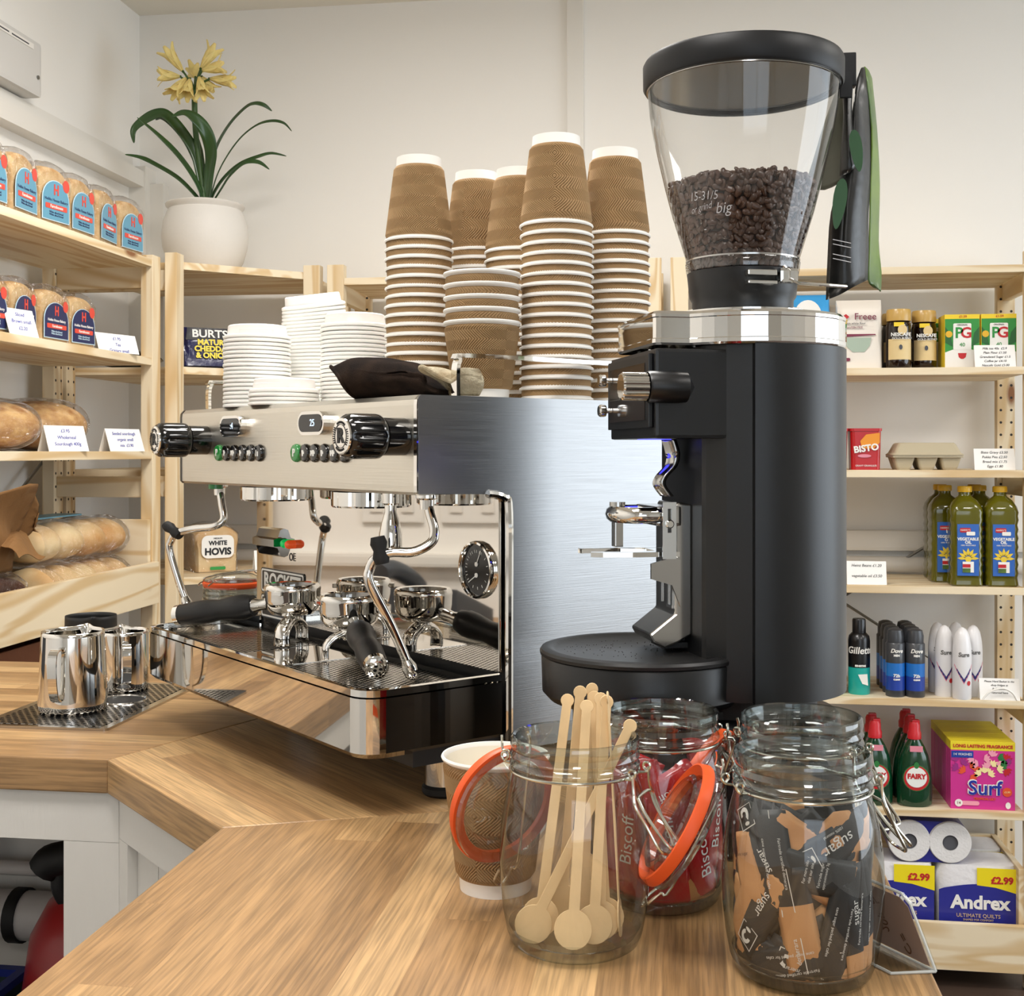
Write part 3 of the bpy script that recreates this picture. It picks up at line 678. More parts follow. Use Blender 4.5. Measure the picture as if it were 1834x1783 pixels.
# power lever plate and pilot lamps, badge
T = FP(-.545, .2375, .170)
m = MB(); sec = [(.020, 0), (.018, .006), (.007, .010), (.005, .016), (-.005, .016), (-.007, .010), (-.018, .006), (-.020, 0)]
m.prism([(y, z) for y, z in sec], -.034, .034, T=T @ Matrix(((0, 0, 1, 0), (1, 0, 0, 0), (0, 1, 0, 0), (0, 0, 0, 1)))); so = m.build('switch_cover', 'dark_chrome', ma)
m = MB(); m.lathe([(.006, 0), (.006, .008), (.004, .011), (0, .012)], 16, T=FP(-.498, .2375, .170)); m.build('pilot_lamp', 'green_lens', ma)
m = MB(); m.lathe([(.006, 0), (.006, .010), (.004, .013), (0, .014)], 16, T=FP(-.480, .2375, .170)); m.build('pilot_lamp', 'orange_lens', ma)
m = MB(); T = FP(-.490, .2195, .1698); m.lathe([(.0038, 0), (.0038, .0003), (.0055, .0003), (.0055, 0)], 20, T=T); 
for k in range(4): m.box(.009, .0135, -.005 + k * .0032, -.0038 + k * .0032, 0, .0004, T=T)
m.box(.0075, .0084, -.005, .006, 0, .0004, T=T); m.build('switch_legend', 'badge_black', ma)
T = FP(-.515, .1815, .170)
m = MB(); m.prism(rrect(-.066, .066, -.0175, .0175, .004), 0, .0015, T=T); bo = m.build('name_badge', 'badge_black', ma)
m = MB(); o_ = rrect(-.0645, .0645, -.016, .016, .0035); i_ = rrect(-.062, .062, -.0135, .0135, .0025); nn = len(o_)
m.add([(x, y, .0017) for x, y in o_] + [(x, y, .0017) for x, y in i_], [(i, (i + 1) % nn, nn + (i + 1) % nn, nn + i) for i in range(nn)], T=T)
text(m, 'ROCKET', .0285, T @ Tr(0, 0, .0016), bold=.0008, sx=1.02); m.build('badge_lettering', 'white_ink', bo)
T = FP(-.515, .1450, .170)
m = MB(); m.prism(rrect(-.066, .066, -.0165, .0165, .004), 0, .0015, T=T); bo = m.build('name_badge', 'badge_black', ma)
m = MB(); o_ = rrect(-.0645, .0645, -.015, .015, .0035); i_ = rrect(-.062, .062, -.0125, .0125, .0025)
m.add([(x, y, .0017) for x, y in o_] + [(x, y, .0017) for x, y in i_], [(i, (i + 1) % nn, nn + (i + 1) % nn, nn + i) for i in range(nn)], T=T); m.build('badge_border', 'white_ink', bo)

def mloc(x, y, z=0):
    q = .70711; return Vector((-.311 + (x + y) * q, 1.168 + (-x + y) * q, CT + z))
# ------------------------------------------------------------------ portafilters lying on the tray
def portafilter(label, c, e, zc, ze, roll=0, double=True):
    """c, e: machine-local xy of basket centre and handle end; zc basket rim height, ze handle end height"""
    A = mloc(*c, 0); B = mloc(*e, 0); L_ = (B - A).length; yaw = math.degrees(math.atan2(B.y - A.y, B.x - A.x))
    t = thing('portafilter', label, 'portafilter', (A.x, A.y, CT + zc), yaw, 'portafilters on the drip tray')
    m = MB(); m.lathe([(.0295, -.001), (.0335, 0), (.0355, -.002), (.0365, -.006), (.0360, -.008), (.0355, -.020), (.034, -.030), (.027, -.038), (.012, -.041), (0, -.041)], 40)
    m.box(-.006, .006, .034, .041, -.012, -.006, .001).box(-.006, .006, -.041, -.034, -.012, -.006, .001)
    h = m.build('holder', 'chrome', t)
    MB().lathe([(.0295, -.001), (.0285, -.006), (.0275, -.024), (0, -.026)], 32).build('filter_basket', 'dark_chrome', t)
    m = MB(); s_ = (ze - zc + .022) / L_
    pt = lambda r: (r, 0, -.022 + s_ * r)
    m.tube([pt(.030), pt(.045), pt(.058)], [.0085, .0075, .0105], 16); m.build('neck', 'chrome', t)
    m = MB(); rr = [.0135, .0165, .0165, .0150, .0135, .0150, .0155, .0150, .0142, .013]
    m.tube([pt(.056 + (L_ - .056 - .006) * k / 9) for k in range(10)], rr, 20); m.build('handle', 'soft_black', t)
    m = MB(); m.tube([pt(L_ - .008), pt(L_ - .001), pt(L_ + .002)], [.0138, .0135, .009], 20)
    m.tube([pt(L_ + .0015), pt(L_ + .0035)], [.007, .0055], 16); m.build('handle_cap', 'chrome', t)
    m = MB()
    m.tube([(0, 0, -.038), (0, 0, -.052)], [.009, .008], 14)
    for sg in (-1, 1):
        P = smoothpath([(0, 0, -.046), (0, .014 * sg, -.050), (0, .026 * sg, -.060), (0, .027 * sg, -.0755)], 4); k = len(P)
        vs = []; fs = []
        for i, p in enumerate(P):
            w_ = .0085 + .001 * i / k
            for q_ in range(7):
                a = R(-10 + 200 * q_ / 6); nx = cos(a) * w_; up = sin(a) * .006
                tt = (P[min(i + 1, k - 1)] - P[max(i - 1, 0)]).normalized(); nr = Vector((1, 0, 0)).cross(tt) * (1 if sg > 0 else -1)
                vs.append(p + Vector((nx, 0, 0)) + nr * (up if sg > 0 else up))
        for i in range(k - 1):
            for q_ in range(6): fs.append((i * 7 + q_, i * 7 + q_ + 1, (i + 1) * 7 + q_ + 1, (i + 1) * 7 + q_))
        m.add(vs, fs, 0, True)
    o = m.build('spout', 'chrome', t); md = o.modifiers.new('s', 'SOLIDIFY'); md.thickness = .0018
    return t
portafilter('portafilter at the left of the drip tray, black handle pointing left over the rim', (-.3825, .1175), (-.524, .019), .1955, .1475)
portafilter('portafilter in the middle of the drip tray, black handle pointing at the viewer', (-.236, .118), (-.085, .066), .1955, .1345)
# ------------------------------------------------------------------ takeaway cups
mat('kraft_card', 'a3835a', .8, var=(60, .08)); mat('white_card', 'f3f0ea', .55); mat('cup_inside', 'efe8d8', .55); mat('white_lid', 'f5f3ee', .35, sub=.05)
def cup_meshes(name, H_, r0, r1, dep=.0011):
    """upright cup: base r0 at z 0, rim r1 at z H_"""
    rad = lambda z: r0 + (r1 - r0) * z / H_
    inner = MB().lathe([(0, .006), (r0 - .002, .006), (r0 - .0015, .0), (r0 - .0002, .0), (rad(.012) - .0010, .0115), (rad(H_ - .006) - .0010, H_ - .0058),
                        (r1 + .0002, H_ - .0040), (r1 + .0016, H_ - .0034), (r1 + .0022, H_ - .0018), (r1 + .0014, H_ - .0003), (r1 + .0003, H_ - .0004), (r1 - .0012, H_ - .004), (rad(.012) - .0014, .012), (0, .012)], 48).build(name, 'white_card')
    NR, S = 76, 6; n = NR * S; rows = 150; z0, z1 = .0115, H_ - .0055; vs = []; fs = []
    for j in range(rows + 1):
        f = j / rows; z = z0 + (z1 - z0) * f
        tri = abs(((f * 3.3) % 1) - .5) * 2
        tri = .85 * tri + .15 * tri * tri * (3 - 2 * tri)
        for i in range(n):
            a = 2 * pi * i / n; sh = tri * (27 + 9 * sin(a * 2 + .5)) * (1 if a < 3.4 else -.9)
            ph = NR * a + sh
            dpt = dep * (1 - max(0, cos(ph)) ** 1.6); 
            e = min(1, min(f, 1 - f) * 25)
            r = rad(z) - .0003 + dpt * e
            vs.append((r * cos(a), r * sin(a), z))
    for j in range(rows):
        for i in range(n): fs.append((j * n + i, j * n + (i + 1) % n, (j + 1) * n + (i + 1) % n, (j + 1) * n + i))
    k = len(vs)
    for z, r, row in ((z0, rad(z0) - .0011, 0), (z1, rad(z1) - .0011, rows)):
        b0 = len(vs); vs += [(r * cos(2 * pi * i / n), r * sin(2 * pi * i / n), z) for i in range(n)]
        fs += [(b0 + i, b0 + (i + 1) % n, row * n + (i + 1) % n, row * n + i) for i in range(n)]
    m = MB(); m.add(vs, fs, 0, True); sl = m.build('ripple_sleeve', 'kraft_card', inner)
    for md in list(sl.modifiers): sl.modifiers.remove(md)
    return inner
ORD = 'topmost second third fourth fifth sixth seventh eighth ninth tenth eleventh twelfth thirteenth fourteenth fifteenth sixteenth seventeenth eighteenth nineteenth twentieth twenty-first twenty-second twenty-third twenty-fourth twenty-fifth twenty-sixth twenty-seventh twenty-eighth'.split()
def ordl(k): return ORD[k] + ('' if k == 0 else ' from top')
proto = cup_meshes('paper_cup', .105, .0275, .0408); proto_top = cup_meshes('paper_cup', .105, .0275, .0408, .0021); first_top = True
used = False
def put(o, first, loc, rot, label, cat, group):
    c_ = o if first else copy_tree(o)
    c_.location = loc; c_.rotation_euler = rot; return tag(c_, label, cat, group)
ZT = .4226
cup_stacks = [((-.055, .288), 18, 'tall stack nearest the grinder hopper side front'), ((-.237, .217), 18, ''), ((-.261, .320), 18, ''), ((-.173, .322), 17, ''), ((-.0627, .385), 18, '')]
names = ['tall stack behind the rail', 'leftmost tall stack', 'second tall stack from left', 'middle tall stack', 'rightmost tall stack']
first = True
for (xy, n_, _), nm in zip(cup_stacks, names):
    base = mloc(*xy, ZT)
    for k in range(n_):
        jx, jy = random.uniform(-.0006, .0006), random.uniform(-.0006, .0006)
        z = base.z + .105 + .0117 * k
        top = k == n_ - 1
        put(proto_top if top else proto, first_top if top else first, (base.x + jx, base.y + jy, z), (pi, 0, random.uniform(0, 6.28)), 'upside-down brown ripple paper cup, %s in %s' % (ordl(n_ - 1 - k), nm), 'paper cup', 'upside-down paper cups on the coffee machine')
        if top: first_top = False
        else: first = False
p2 = cup_meshes('paper_cup', .088, .0305, .0418)
b0 = mloc(-.0800, .200, ZT); first = True
p2b = cup_meshes('paper_cup', .088, .0305, .0418, .0021)
for k in range(5):
    put(p2 if k else p2b, k < 2, (b0.x, b0.y, b0.z + .0137 * k), (0, 0, 2.2 + k * 1.1), 'upright brown ripple paper cup, %s in the short stack' % ordl(4 - k), 'paper cup', 'upright paper cups on the coffee machine')
p3 = cup_meshes('paper_cup', .112, .0300, .0435, .0021); put(p3, True, (-.157, 1.018, CT), (0, 0, 1.0), 'single empty brown ripple paper cup on the worktop behind the stirrer jar', 'paper cup', 'paper cups on the worktop')
MB().lathe([(.0412, .1085), (.0285, .0128), (0, .0128)], 40).build('cup_lining', 'cup_inside', p3)
# ------------------------------------------------------------------ lids
def lid_mesh(r):
    return MB().lathe([(r - .004, .0055), (r - .0005, .0040), (r, .0015), (r - .001, 0), (r - .003, .0003), (r - .0035, .003), (r - .0055, .0062), (r - .0065, .0165), (r - .008, .0180), (r - .0105, .0182), (r - .012, .0150), (0, .0145)], 40)
lp = lid_mesh(.0445).build('cup_lid', 'white_lid'); first = True
for xy, n_, tilt, nm in (((-.458, .104), 18, (0, 0), 'leftmost stack'), ((-.344, .187), 20, (0, 0), 'stack beside the brown cloth'), ((-.4957, .2065), 28, (3.5, -1.5), 'tallest leaning stack'), ((-.372, .1005), 4, (0, 0), 'low front stack'), ((-.300, .262), 12, (0, 0), 'stack behind the others')):
    b0 = mloc(*xy, ZT); px, py = b0.x, b0.y
    for k in range(n_):
        f = max(0, k - 9) / 18
        ang = (R(tilt[0] * 3.2) * f * .8, R(tilt[1]) * f * 3.5, 0)
        if tilt[0]: px += .00030 * f; py += -.0004 * f
        put(lp, first, (px + random.uniform(-.0006, .0006), py + random.uniform(-.0006, .0006), b0.z + .0053 * k), ang, 'white plastic cup lid, %s in %s' % (ordl(n_ - 1 - k), nm), 'lid', 'white lids on the coffee machine'); first = False
# ------------------------------------------------------------------ brown cleaning cloth draped on the machine top
mat('brown_microfibre', '2e231c', 1, spec=.1, bump=(900, .5), var=(40, .45, '1a1411')); mat('beige_cloth', 'c9bfa4', .9, bump=(300, .6), var=(30, .3, '8d7a5a'))
def cloth(label, c0, c1, wid, hts, mt, nm, seed, openend=True):
    """rolled-over folded cloth: loft of flattened loops from c0 to c1 (machine-local xy)"""
    A = mloc(*c0, ZT); B = mloc(*c1, ZT); d_ = (B - A); L_ = d_.length; yaw = math.atan2(d_.y, d_.x)
    t = thing(nm, label, 'cloth', A, math.degrees(yaw)); rnd = random.Random(seed); ph = [rnd.uniform(0, 6) for _ in range(6)]
    def fn(u, v):
        x = u * L_; a = 2 * pi * v; h = sum_h(u); w_ = wid * (.75 + .5 * u * (1 - u) + .06 * sin(5 * u + ph[0]))
        y = w_ * cos(a) * (1 + .08 * sin(3 * a + ph[1])); zz = h * (.5 + .5 * sin(a)) ** .8 * (1 + .10 * sin(2 * a + 6 * u + ph[2]) + .05 * sin(9 * u + 4 * a))
        return (x + .018 * sin(a) * (1 - u) * -1 + .006 * cos(2 * a) * (1 - u), y, max(.0004, zz + .001))
    def sum_h(u):
        k = u * (len(hts) - 1); i = min(int(k), len(hts) - 2); f = k - i; f = f * f * (3 - 2 * f); return hts[i] * (1 - f) + hts[i + 1] * f
    m = MB(); m.grid(fn, 40, 48, 0, True); o = m.build('cloth_fold', mt, t)
    for md in list(o.modifiers): o.modifiers.remove(md)
    md = o.modifiers.new('s', 'SOLIDIFY'); md.thickness = .003; md.offset = 1
    m = MB(); m.tube([fn(0, k / 40) for k in range(40)], .0022, 8, closed=True); m.build('hem', mt, t)
    m = MB(); m.tube([(x * .9 + .006, y * .55, z * .55 + .003) for x, y, z in (fn(.08, k / 24) for k in range(24))], .003, 8, closed=True); 
    def flap(u, v): x, y, z = fn(.08 + .8 * u, .5 + .5 * v); return (x, y * .82, max(.0006, z + .006 + .010 * sin(pi * v) * (1 - u)))
    m = MB(); m.grid(flap, 20, 20, 0, True); o = m.build('inner_fold', mt, t); md = o.modifiers.new('s', 'SOLIDIFY'); md.thickness = .003
    return t
cloth('dark brown microfibre cloth folded on top of the coffee machine', (-.160, .078), (-.030, .124), .034, [.036, .042, .041, .038, .028, .006], 'brown_microfibre', 'microfibre_cloth', 3)
cloth('small stained beige cloth tucked between the brown cloth and the rail', (-.024, .108), (-.016, .150), .016, [.026, .029, .026], 'beige_cloth', 'cleaning_cloth', 5)
# ------------------------------------------------------------------ coffee grinder; local +x is its front
mat('grinder_black', '090a0c', .36, spec=.5, bump=(900, .02)); mat('hopper_lid_black', '101113', .45, spec=.35); mat('smoked_panel', '2d2622', .12, coat=.3)
clear_mat('hopper_clear', (.95, .95, .945), (.42, .41, .38), 1.5, .04, boost=1.8); mat('bean', '4f3322', .38, coat=.15, var=(30, .35)); mat('bean_core', '20130b', .8)
mat('steel', 'bdbbb7', .16, 1); mat('bright_steel', 'e2e4e4', .22, 1); mat('blue_light', '3a46ff', .3, emit='3a3cff', estr=3); mat('pen_white', 'e8e8ea', .6)
gr = thing('coffee_grinder', 'tall black coffee grinder with a clear hopper half full of beans', 'coffee grinder', (.055, 1.199, CT), 199)
RB = .0965
def dsec(r, xf, yw, n=24, cx_=0):
    """body outline: round back, flat front at x = xf, half width yw"""
    a = math.asin(min(1, yw / r)); p = []
    for i in range(n + 1):
        t = a + (2 * pi - 2 * a) * i / n; p.append((r * cos(t), r * sin(t)))
    c = .006
    p += [(xf - c, -yw), (xf - c * .3, -yw + c * .3), (xf, -yw + c), (xf, yw - c), (xf - c * .3, yw - c * .3), (xf - c, yw)]
    return p
# rear round shell and flat fronted core
m = MB(); p = [(RB * cos(t), RB * sin(t)) for t in [R(75 + 210 * i / 40) for i in range(41)]]
m.prism(p, .1415, .4605, smooth=False); 
for i in range(len(m.sm)): m.sm[i] = i > 1
sh = m.build('body_shell', 'grinder_black', gr)
m = MB(); m.prism([(.022, -.088), (.046, -.078), (.060, -.064), (.062, -.058), (.062, .058), (.060, .064), (.046, .078), (.022, .088)], .1415, .4605); m.build('body_front', 'grinder_black', gr)
# foot and base
MB().lathe([(.0, 0), (.085, 0), (.092, .005), (.093, .100), (.090, .118), (.086, .121), (0, .121)], 48).build('base_ring', 'grinder_black', gr)
MB().cyl(.070, .1212, .1414, 32).build('base_neck', 'black_matte', gr)
MB().prism(rrect(.02, .160, -.058, .058, .03), 0, .128).build('base_front', 'grinder_black', gr)
# chrome collar
m = MB(); n = 64; pl = dsec(.0972, .108, .062, 40)
def ringz(pl, s): return [(x * s, y * s) for x, y in pl]
rings = [(.985, .4606), (1.0, .4625), (1.0, .4660), (.994, .4668), (.994, .4850), (1.0, .4858), (1.0, .4885), (.975, .4912)]
vs = []; fs = []; k = len(pl)
for s_, z in rings: vs += [(x * s_, y * s_, z) for x, y in pl]
for j in range(len(rings) - 1):
    for i in range(k): fs.append((j * k + i, j * k + (i + 1) % k, (j + 1) * k + (i + 1) % k, (j + 1) * k + i))
fs.append(tuple(range((len(rings) - 1) * k, len(rings) * k)))
m.add(vs, fs); m.build('collar', 'chrome', gr)
MB().lathe([(.064, .4912), (.064, .4965), (.056, .4990), (.050, .4995), (0, .4995)], 48).build('hopper_mount', 'chrome', gr)
# hopper
MB().lathe([(.048, .4998), (.0480, .5080), (.0505, .5120), (.0525, .5320), (.0530, .5350), (.0515, .5360), (.0, .5360)], 56).build('hopper_base', 'grinder_black', gr)
hp = [(.0515, .5365), (.0525, .545), (.0590, .566), (.0665, .590), (.0735, .617), (.0800, .645), (.0850, .668), (.0885, .688), (.0905, .7115), (.0912, .7150)]
hop = MB().lathe(hp, 72).lathe([(.0535, .5365), (.0545, .5440), (.0530, .5470)], 72).build('hopper', 'hopper_clear', gr)
m = MB(); m.lathe([(.0520, .546), (.0540, .546), (.0542, .5475), (.0525, .5480)], 64); m.lathe([(.0905, .7108), (.0918, .7112), (.0918, .7128), (.0905, .7130)], 72); m.build('hopper_seam', 'steel', hop)
MB().lathe([(0, .7150), (.088, .7150), (.0885, .7128), (.0935, .7126), (.0950, .7150), (.0952, .7345), (.0935, .7375), (.0905, .7385), (0, .7385)], 72).build('hopper_lid', 'hopper_lid_black', gr)
mat('lid_underside', '27313a', .10); MB().disc(.086, .7146, 64, up=False).build('lid_window', 'lid_underside', gr)
m = MB(); T = frame((.0, .0, 0), (1, 0, 0), (0, 1, 0))
# slide gate handle on the near side
m.box(-.030, -.012, .0500, .062, .5195, .5330, .003); m.tube([(-.012, .058, .5325), (-.016, .060, .5345), (-.021, .061, .530), (-.021, .061, .523), (-.030, .061, .519), (-.06, .058, .5185), (-.085, .045, .5195)][1:], .0016, 8)
m.box(-.010, .018, .0495, .0605, .5180, .5210, .001).box(-.010, .018, .0495, .0600, .5260, .5310, .001).build('slide_gate', 'chrome', gr)
# beans
def rin(z):
    for (r0, z0), (r1, z1) in zip(hp, hp[1:]):
        if z0 <= z <= z1: return r0 + (r1 - r0) * (z - z0) / (z1 - z0)
    return hp[0][0]
bm_v = []; bm_f = []
NB, NL = 8, 5
for j in range(NL + 1):
    ph = pi * j / NL
    for i in range(NB):
        a = 2 * pi * i / NB; x, y, z = sin(ph) * cos(a), sin(ph) * sin(a), cos(ph)
        if y > .2 : y = .35 - (.12 if abs(x) < .3 else 0)
        bm_v.append((x * .0036, y * .0036 * .85, z * .0052))
for j in range(NL):
    for i in range(NB): bm_f.append((j * NB + i, j * NB + (i + 1) % NB, (j + 1) * NB + (i + 1) % NB, (j + 1) * NB + i))
rnd = random.Random(11); m = MB()
z = .5400
while z < .618:
    r = rin(z) - .0042; c = int(2 * pi * r / .0060)
    for i in range(c):
        a = 2 * pi * (i + rnd.random() * .6) / c; rr = r - rnd.random() * .002
        if z > .611 and rnd.random() < .35: continue
        M_ = Tr(rr * cos(a), rr * sin(a), z + rnd.uniform(-.002, .002)) @ Rz(math.degrees(a) - 90 + rnd.choice([0, 180, 0]) + rnd.uniform(-30, 30)) @ Ry(rnd.uniform(0, 360)) @ Rx(rnd.uniform(-25, 25))
        m.add(bm_v, bm_f, 0, True, M_)
    z += .0054
for q in range(420):
    rr = .067 * math.sqrt(rnd.random()); a = rnd.uniform(0, 6.28)
    m.add(bm_v, bm_f, 0, True, Tr(rr * cos(a), rr * sin(a), .6155 + rnd.uniform(0, .006) + .004 * (1 - rr / .07)) @ Rz(rnd.uniform(0, 360)) @ Rx(rnd.uniform(0, 360)) @ Ry(rnd.uniform(0, 360)))
m.lathe([(0, .537), (.042, .537), (.0450, .545), (.0535, .57), (.0610, .60), (.063, .6105), (0, .6120)], 40, mi=1)
bo = m.build('coffee_beans', ['bean', 'bean_core']); bo.location = (.055, 1.199, CT)
for md in list(bo.modifiers): bo.modifiers.remove(md)
tag(bo, 'dark roasted coffee beans half filling the clear grinder hopper', 'coffee beans', kind='stuff')
# white pen writing on the hopper wall (camera side, left)
m = MB(); CAMG = math.degrees(math.atan2(-1.199, -.055)) - 199
def pen(body, size, ang, z, sh=.3, sx=.9, tilt=0):
    vs, fs = text_mesh(body, size, bold=-.0001, sx=sx, align='LEFT', extrude=.00005, shear=sh); out = []
    for x, y, zz in vs:
        y2 = y + x * tilt; zc = z + y2 * .95; r = rin(zc) + .0006; a = R(CAMG + ang) + x / r; out.append((r * cos(a), r * sin(a), zc))
    m.add(out, fs)
pen('15-31/5', .0115, -44, .600, .35, .85, -.05); pen('or grind', .0090, -45, .588, .45, .8, .12); pen('big', .0145, -22, .587, .3, .9); pen('-', .012, -36, .571)
m.build('pen_writing', 'pen_white', hop)
# head housing, display plate, knobs
MB().box(.02, .112, -.068, .078, .3765, .4560, .003).build('head_housing', 'grinder_black', gr)
MB().box(.1122, .1165, -.062, .072, .3860, .4520, .001).build('display_plate', 'grinder_black', gr)
MB().box(.1166, .1172, -.052, .062, .3930, .4440).build('display_screen', 'smoked_panel', gr)
MB().box(.1173, .1176, -.052, .062, .4138, .4146).build('screen_line', 'steel', gr)
for z in (.4340, .4045):
    o = MB().lathe([(.0, .1176), (.0025, .1176), (.0025, .124), (.0055, .124), (.006, .126), (.006, .1295), (.0048, .1310), (0, .1310)], 20, T=Ry(90)).build('display_knob', 'chrome', gr, (0, -.044, z))
T = frame((.094, .084, .4215), (0, 0, 1), (0, 1, 0), (1, 0, 0))
m = MB(); m.lathe([(0, -.016), (.0135, -.008), (.0140, .0), (.0140, .026), (.0130, .0275)], 32, T=T); ko = m.build('adjuster_shaft', 'grinder_black', gr)
m = MB(); N_ = 60; vs = []; fs = []
for z, r in ((.028, .0115), (.0285, .0125), (.050, .0125), (.0515, .0112)):
    for i in range(N_): rr = r * (1 if i % 4 < 2 else .93); vs.append((rr * cos(2 * pi * i / N_), rr * sin(2 * pi * i / N_), z))
for j in range(3):
    for i in range(N_): fs.append((j * N_ + i, j * N_ + (i + 1) % N_, (j + 1) * N_ + (i + 1) % N_, (j + 1) * N_ + i))
fs.append(tuple(range(3 * N_, 4 * N_))); m.add(vs, fs, 0, False, T); m.build('adjuster_knob', 'chrome', ko)
# light ring and chute
m = MB(); m.lathe([(.0, .3760), (.016, .3760), (.016, .3764)], 24, T=Tr(.088, 0, 0)); m.build('work_light', 'blue_light', gr)
m = MB(); P = smoothpath([(.084, 0, .376), (.080, 0, .362), (.082, 0, .351), (.091, 0, .341), (.0935, 0, .333), (.0860, 0, .3225)], 5); k = len(P); vs = []; fs = []
for i, p in enumerate(P):
    w_ = .016 if i < 6 else .0135
    for q in range(9):
        a = R(-90 + 180 * q / 8); vs.append((p.x - .008 * cos(a) + .004, w_ * sin(a), p.z + .001 * q / 9))
for i in range(k - 1):
    for q in range(8): fs.append((i * 9 + q, i * 9 + q + 1, (i + 1) * 9 + q + 1, (i + 1) * 9 + q))
m.add(vs, fs, 0, True); o = m.build('chute', 'steel', gr, (-.012, 0, 0)); md = o.modifiers.new('s', 'SOLIDIFY'); md.thickness = .0015
# portafilter rest: back bracket, fork, clamp, slotted plate, foot
fk = MB()
fk.prism([(.0865, .195), (.0865, .316), (.100, .318), (.103, .312), (.103, .215), (.128, .196), (.124, .1890), (.112, .1835), (.100, .188)], -.030, .030, T=Matrix(((1, 0, 0, 0), (0, 0, -1, 0), (0, 1, 0, 0), (0, 0, 0, 1))))
fko = fk.build('support_bracket', 'steel', gr, (-.0255, 0, 0)); md = fko.modifiers.new('b', 'BEVEL'); md.width = .002; md.segments = 2; md.limit_method = 'ANGLE'
m = MB(); m.box(.1032, .1040, .008, .012, .222, .262).box(.1032, .1040, .020, .024, .222, .262).box(.1032, .1040, -.012, -.008, .222, .262).box(.1032, .1045, .008, .024, .219, .222).build('bracket_ribs', 'bright_steel', fko)
m = MB(); m.box(.098, .122, -.033, .034, .296, .3145, .003); m.build('clamp_block', 'steel', gr, (-.0255, 0, 0))
m = MB(); m.tube(smoothpath([(.118, -.030, .306), (.140, -.030, .306), (.152, -.012, .306), (.152, .012, .306), (.140, .030, .306), (.118, .030, .306)], 4), .0065, 10, flat=1.2); m.build('clamp_arm', 'chrome', gr, (-.0255, 0, 0))
m = MB(); m.cyl(.0075, .3135, .3175, 16, T=Tr(.150, 0, 0)); m.build('clamp_cap', 'steel', gr, (-.0255, 0, 0))
m = MB(); m.box(.146, .154, -.0065, .0065, .2755, .300, .001).build('front_post', 'steel', gr, (-.0255, 0, 0))
m = MB(); fr = [(-.0065, -.026), (.0065, -.026), (.0065, -.001), (.004, .002), (.0018, .002), (.0018, -.014), (-.0018, -.014), (-.0018, .002), (-.004, .002), (-.0065, -.001)]
T = frame((.112, .0385, .2945), (-1, 0, 0), (0, 0, 1), (0, 1, 0))
m.box(-.0065, -.0018, -.028, .024, 0, .002, T=T).box(.0018, .0065, -.028, .024, 0, .002, T=T).box(-.0018, .0018, -.028, -.004, 0, .002, T=T).box(-.0018, .0018, .018, .024, 0, .002, T=T)
sp = m.build('slotted_plate', 'bright_steel', gr, (-.0255, 0, 0)); m = MB(); m.lathe([(.004, .002), (.004, .0035), (.003, .0045), (0, .0045)], 16, T=T @ Tr(0, .004, 0)); m.build('plate_screw', 'chrome', sp)
m = MB()
for sg in (-1, 1): m.prism([(.100, sg * .034), (.145, sg * .034), (.172, sg * .030), (.182, sg * .024), (.180, sg * .018), (.160, sg * .021), (.140, sg * .024), (.120, sg * .018), (.100, sg * .018)][::sg], .2680, .2725)
m.prism([(.095, -.0175), (.118, -.0175), (.118, .0175), (.095, .0175)], .2681, .2724); m.build('fork', 'chrome', gr, (-.0255, 0, 0))
m = MB(); m.prism([(.100, .222), (.100, .265), (.106, .268), (.128, .262), (.128, .248), (.108, .242)], -.036, -.033, T=Matrix(((1, 0, 0, 0), (0, 0, -1, 0), (0, 1, 0, 0), (0, 0, 0, 1)))); m.build('fork_gusset', 'steel', gr, (-.0255, 0, 0))
MB().prism(rrect(.080, .112, -.020, .020, .005), .1815, .1865).box(.086, .104, -.012, .012, .1866, .195, .001).build('rest_foot', 'black_matte', gr, (-.0255, 0, 0))
# grounds dish
dz = .0
MB().lathe([(0, .129), (.070, .129), (.088, .133), (.0945, .140), (.0955, .172), (.0945, .1735)], 64, T=Tr(.100, 0, 0)).build('dish_base', 'grinder_black', gr)
MB().lathe([(.0935, .1736), (.0965, .1745), (.0970, .1775), (.0955, .1800), (.0900, .1812), (.0850, .1805), (.0820, .1785), (0, .1780)], 64, T=Tr(.100, 0, 0)).build('grounds_tray', 'soft_black', gr)
mat('ground_coffee', '2b1c13', .9); m = MB(); rnd = random.Random(4)
for k in range(90):
    a = rnd.uniform(0, 6.28); r_ = .06 * rnd.random() ** .5; m.add([(0, 0, 0), (.0009, 0, 0), (.0004, .0009, 0), (.0004, .0003, .0008)], [(0, 2, 1), (0, 1, 3), (1, 2, 3), (0, 3, 2)], T=Tr(.115 + r_ * cos(a), r_ * sin(a) * .9, .1782) @ Rz(rnd.uniform(0, 360)))
o = m.build('spilled_grounds', 'ground_coffee', gr); o['kind'] = 'stuff'
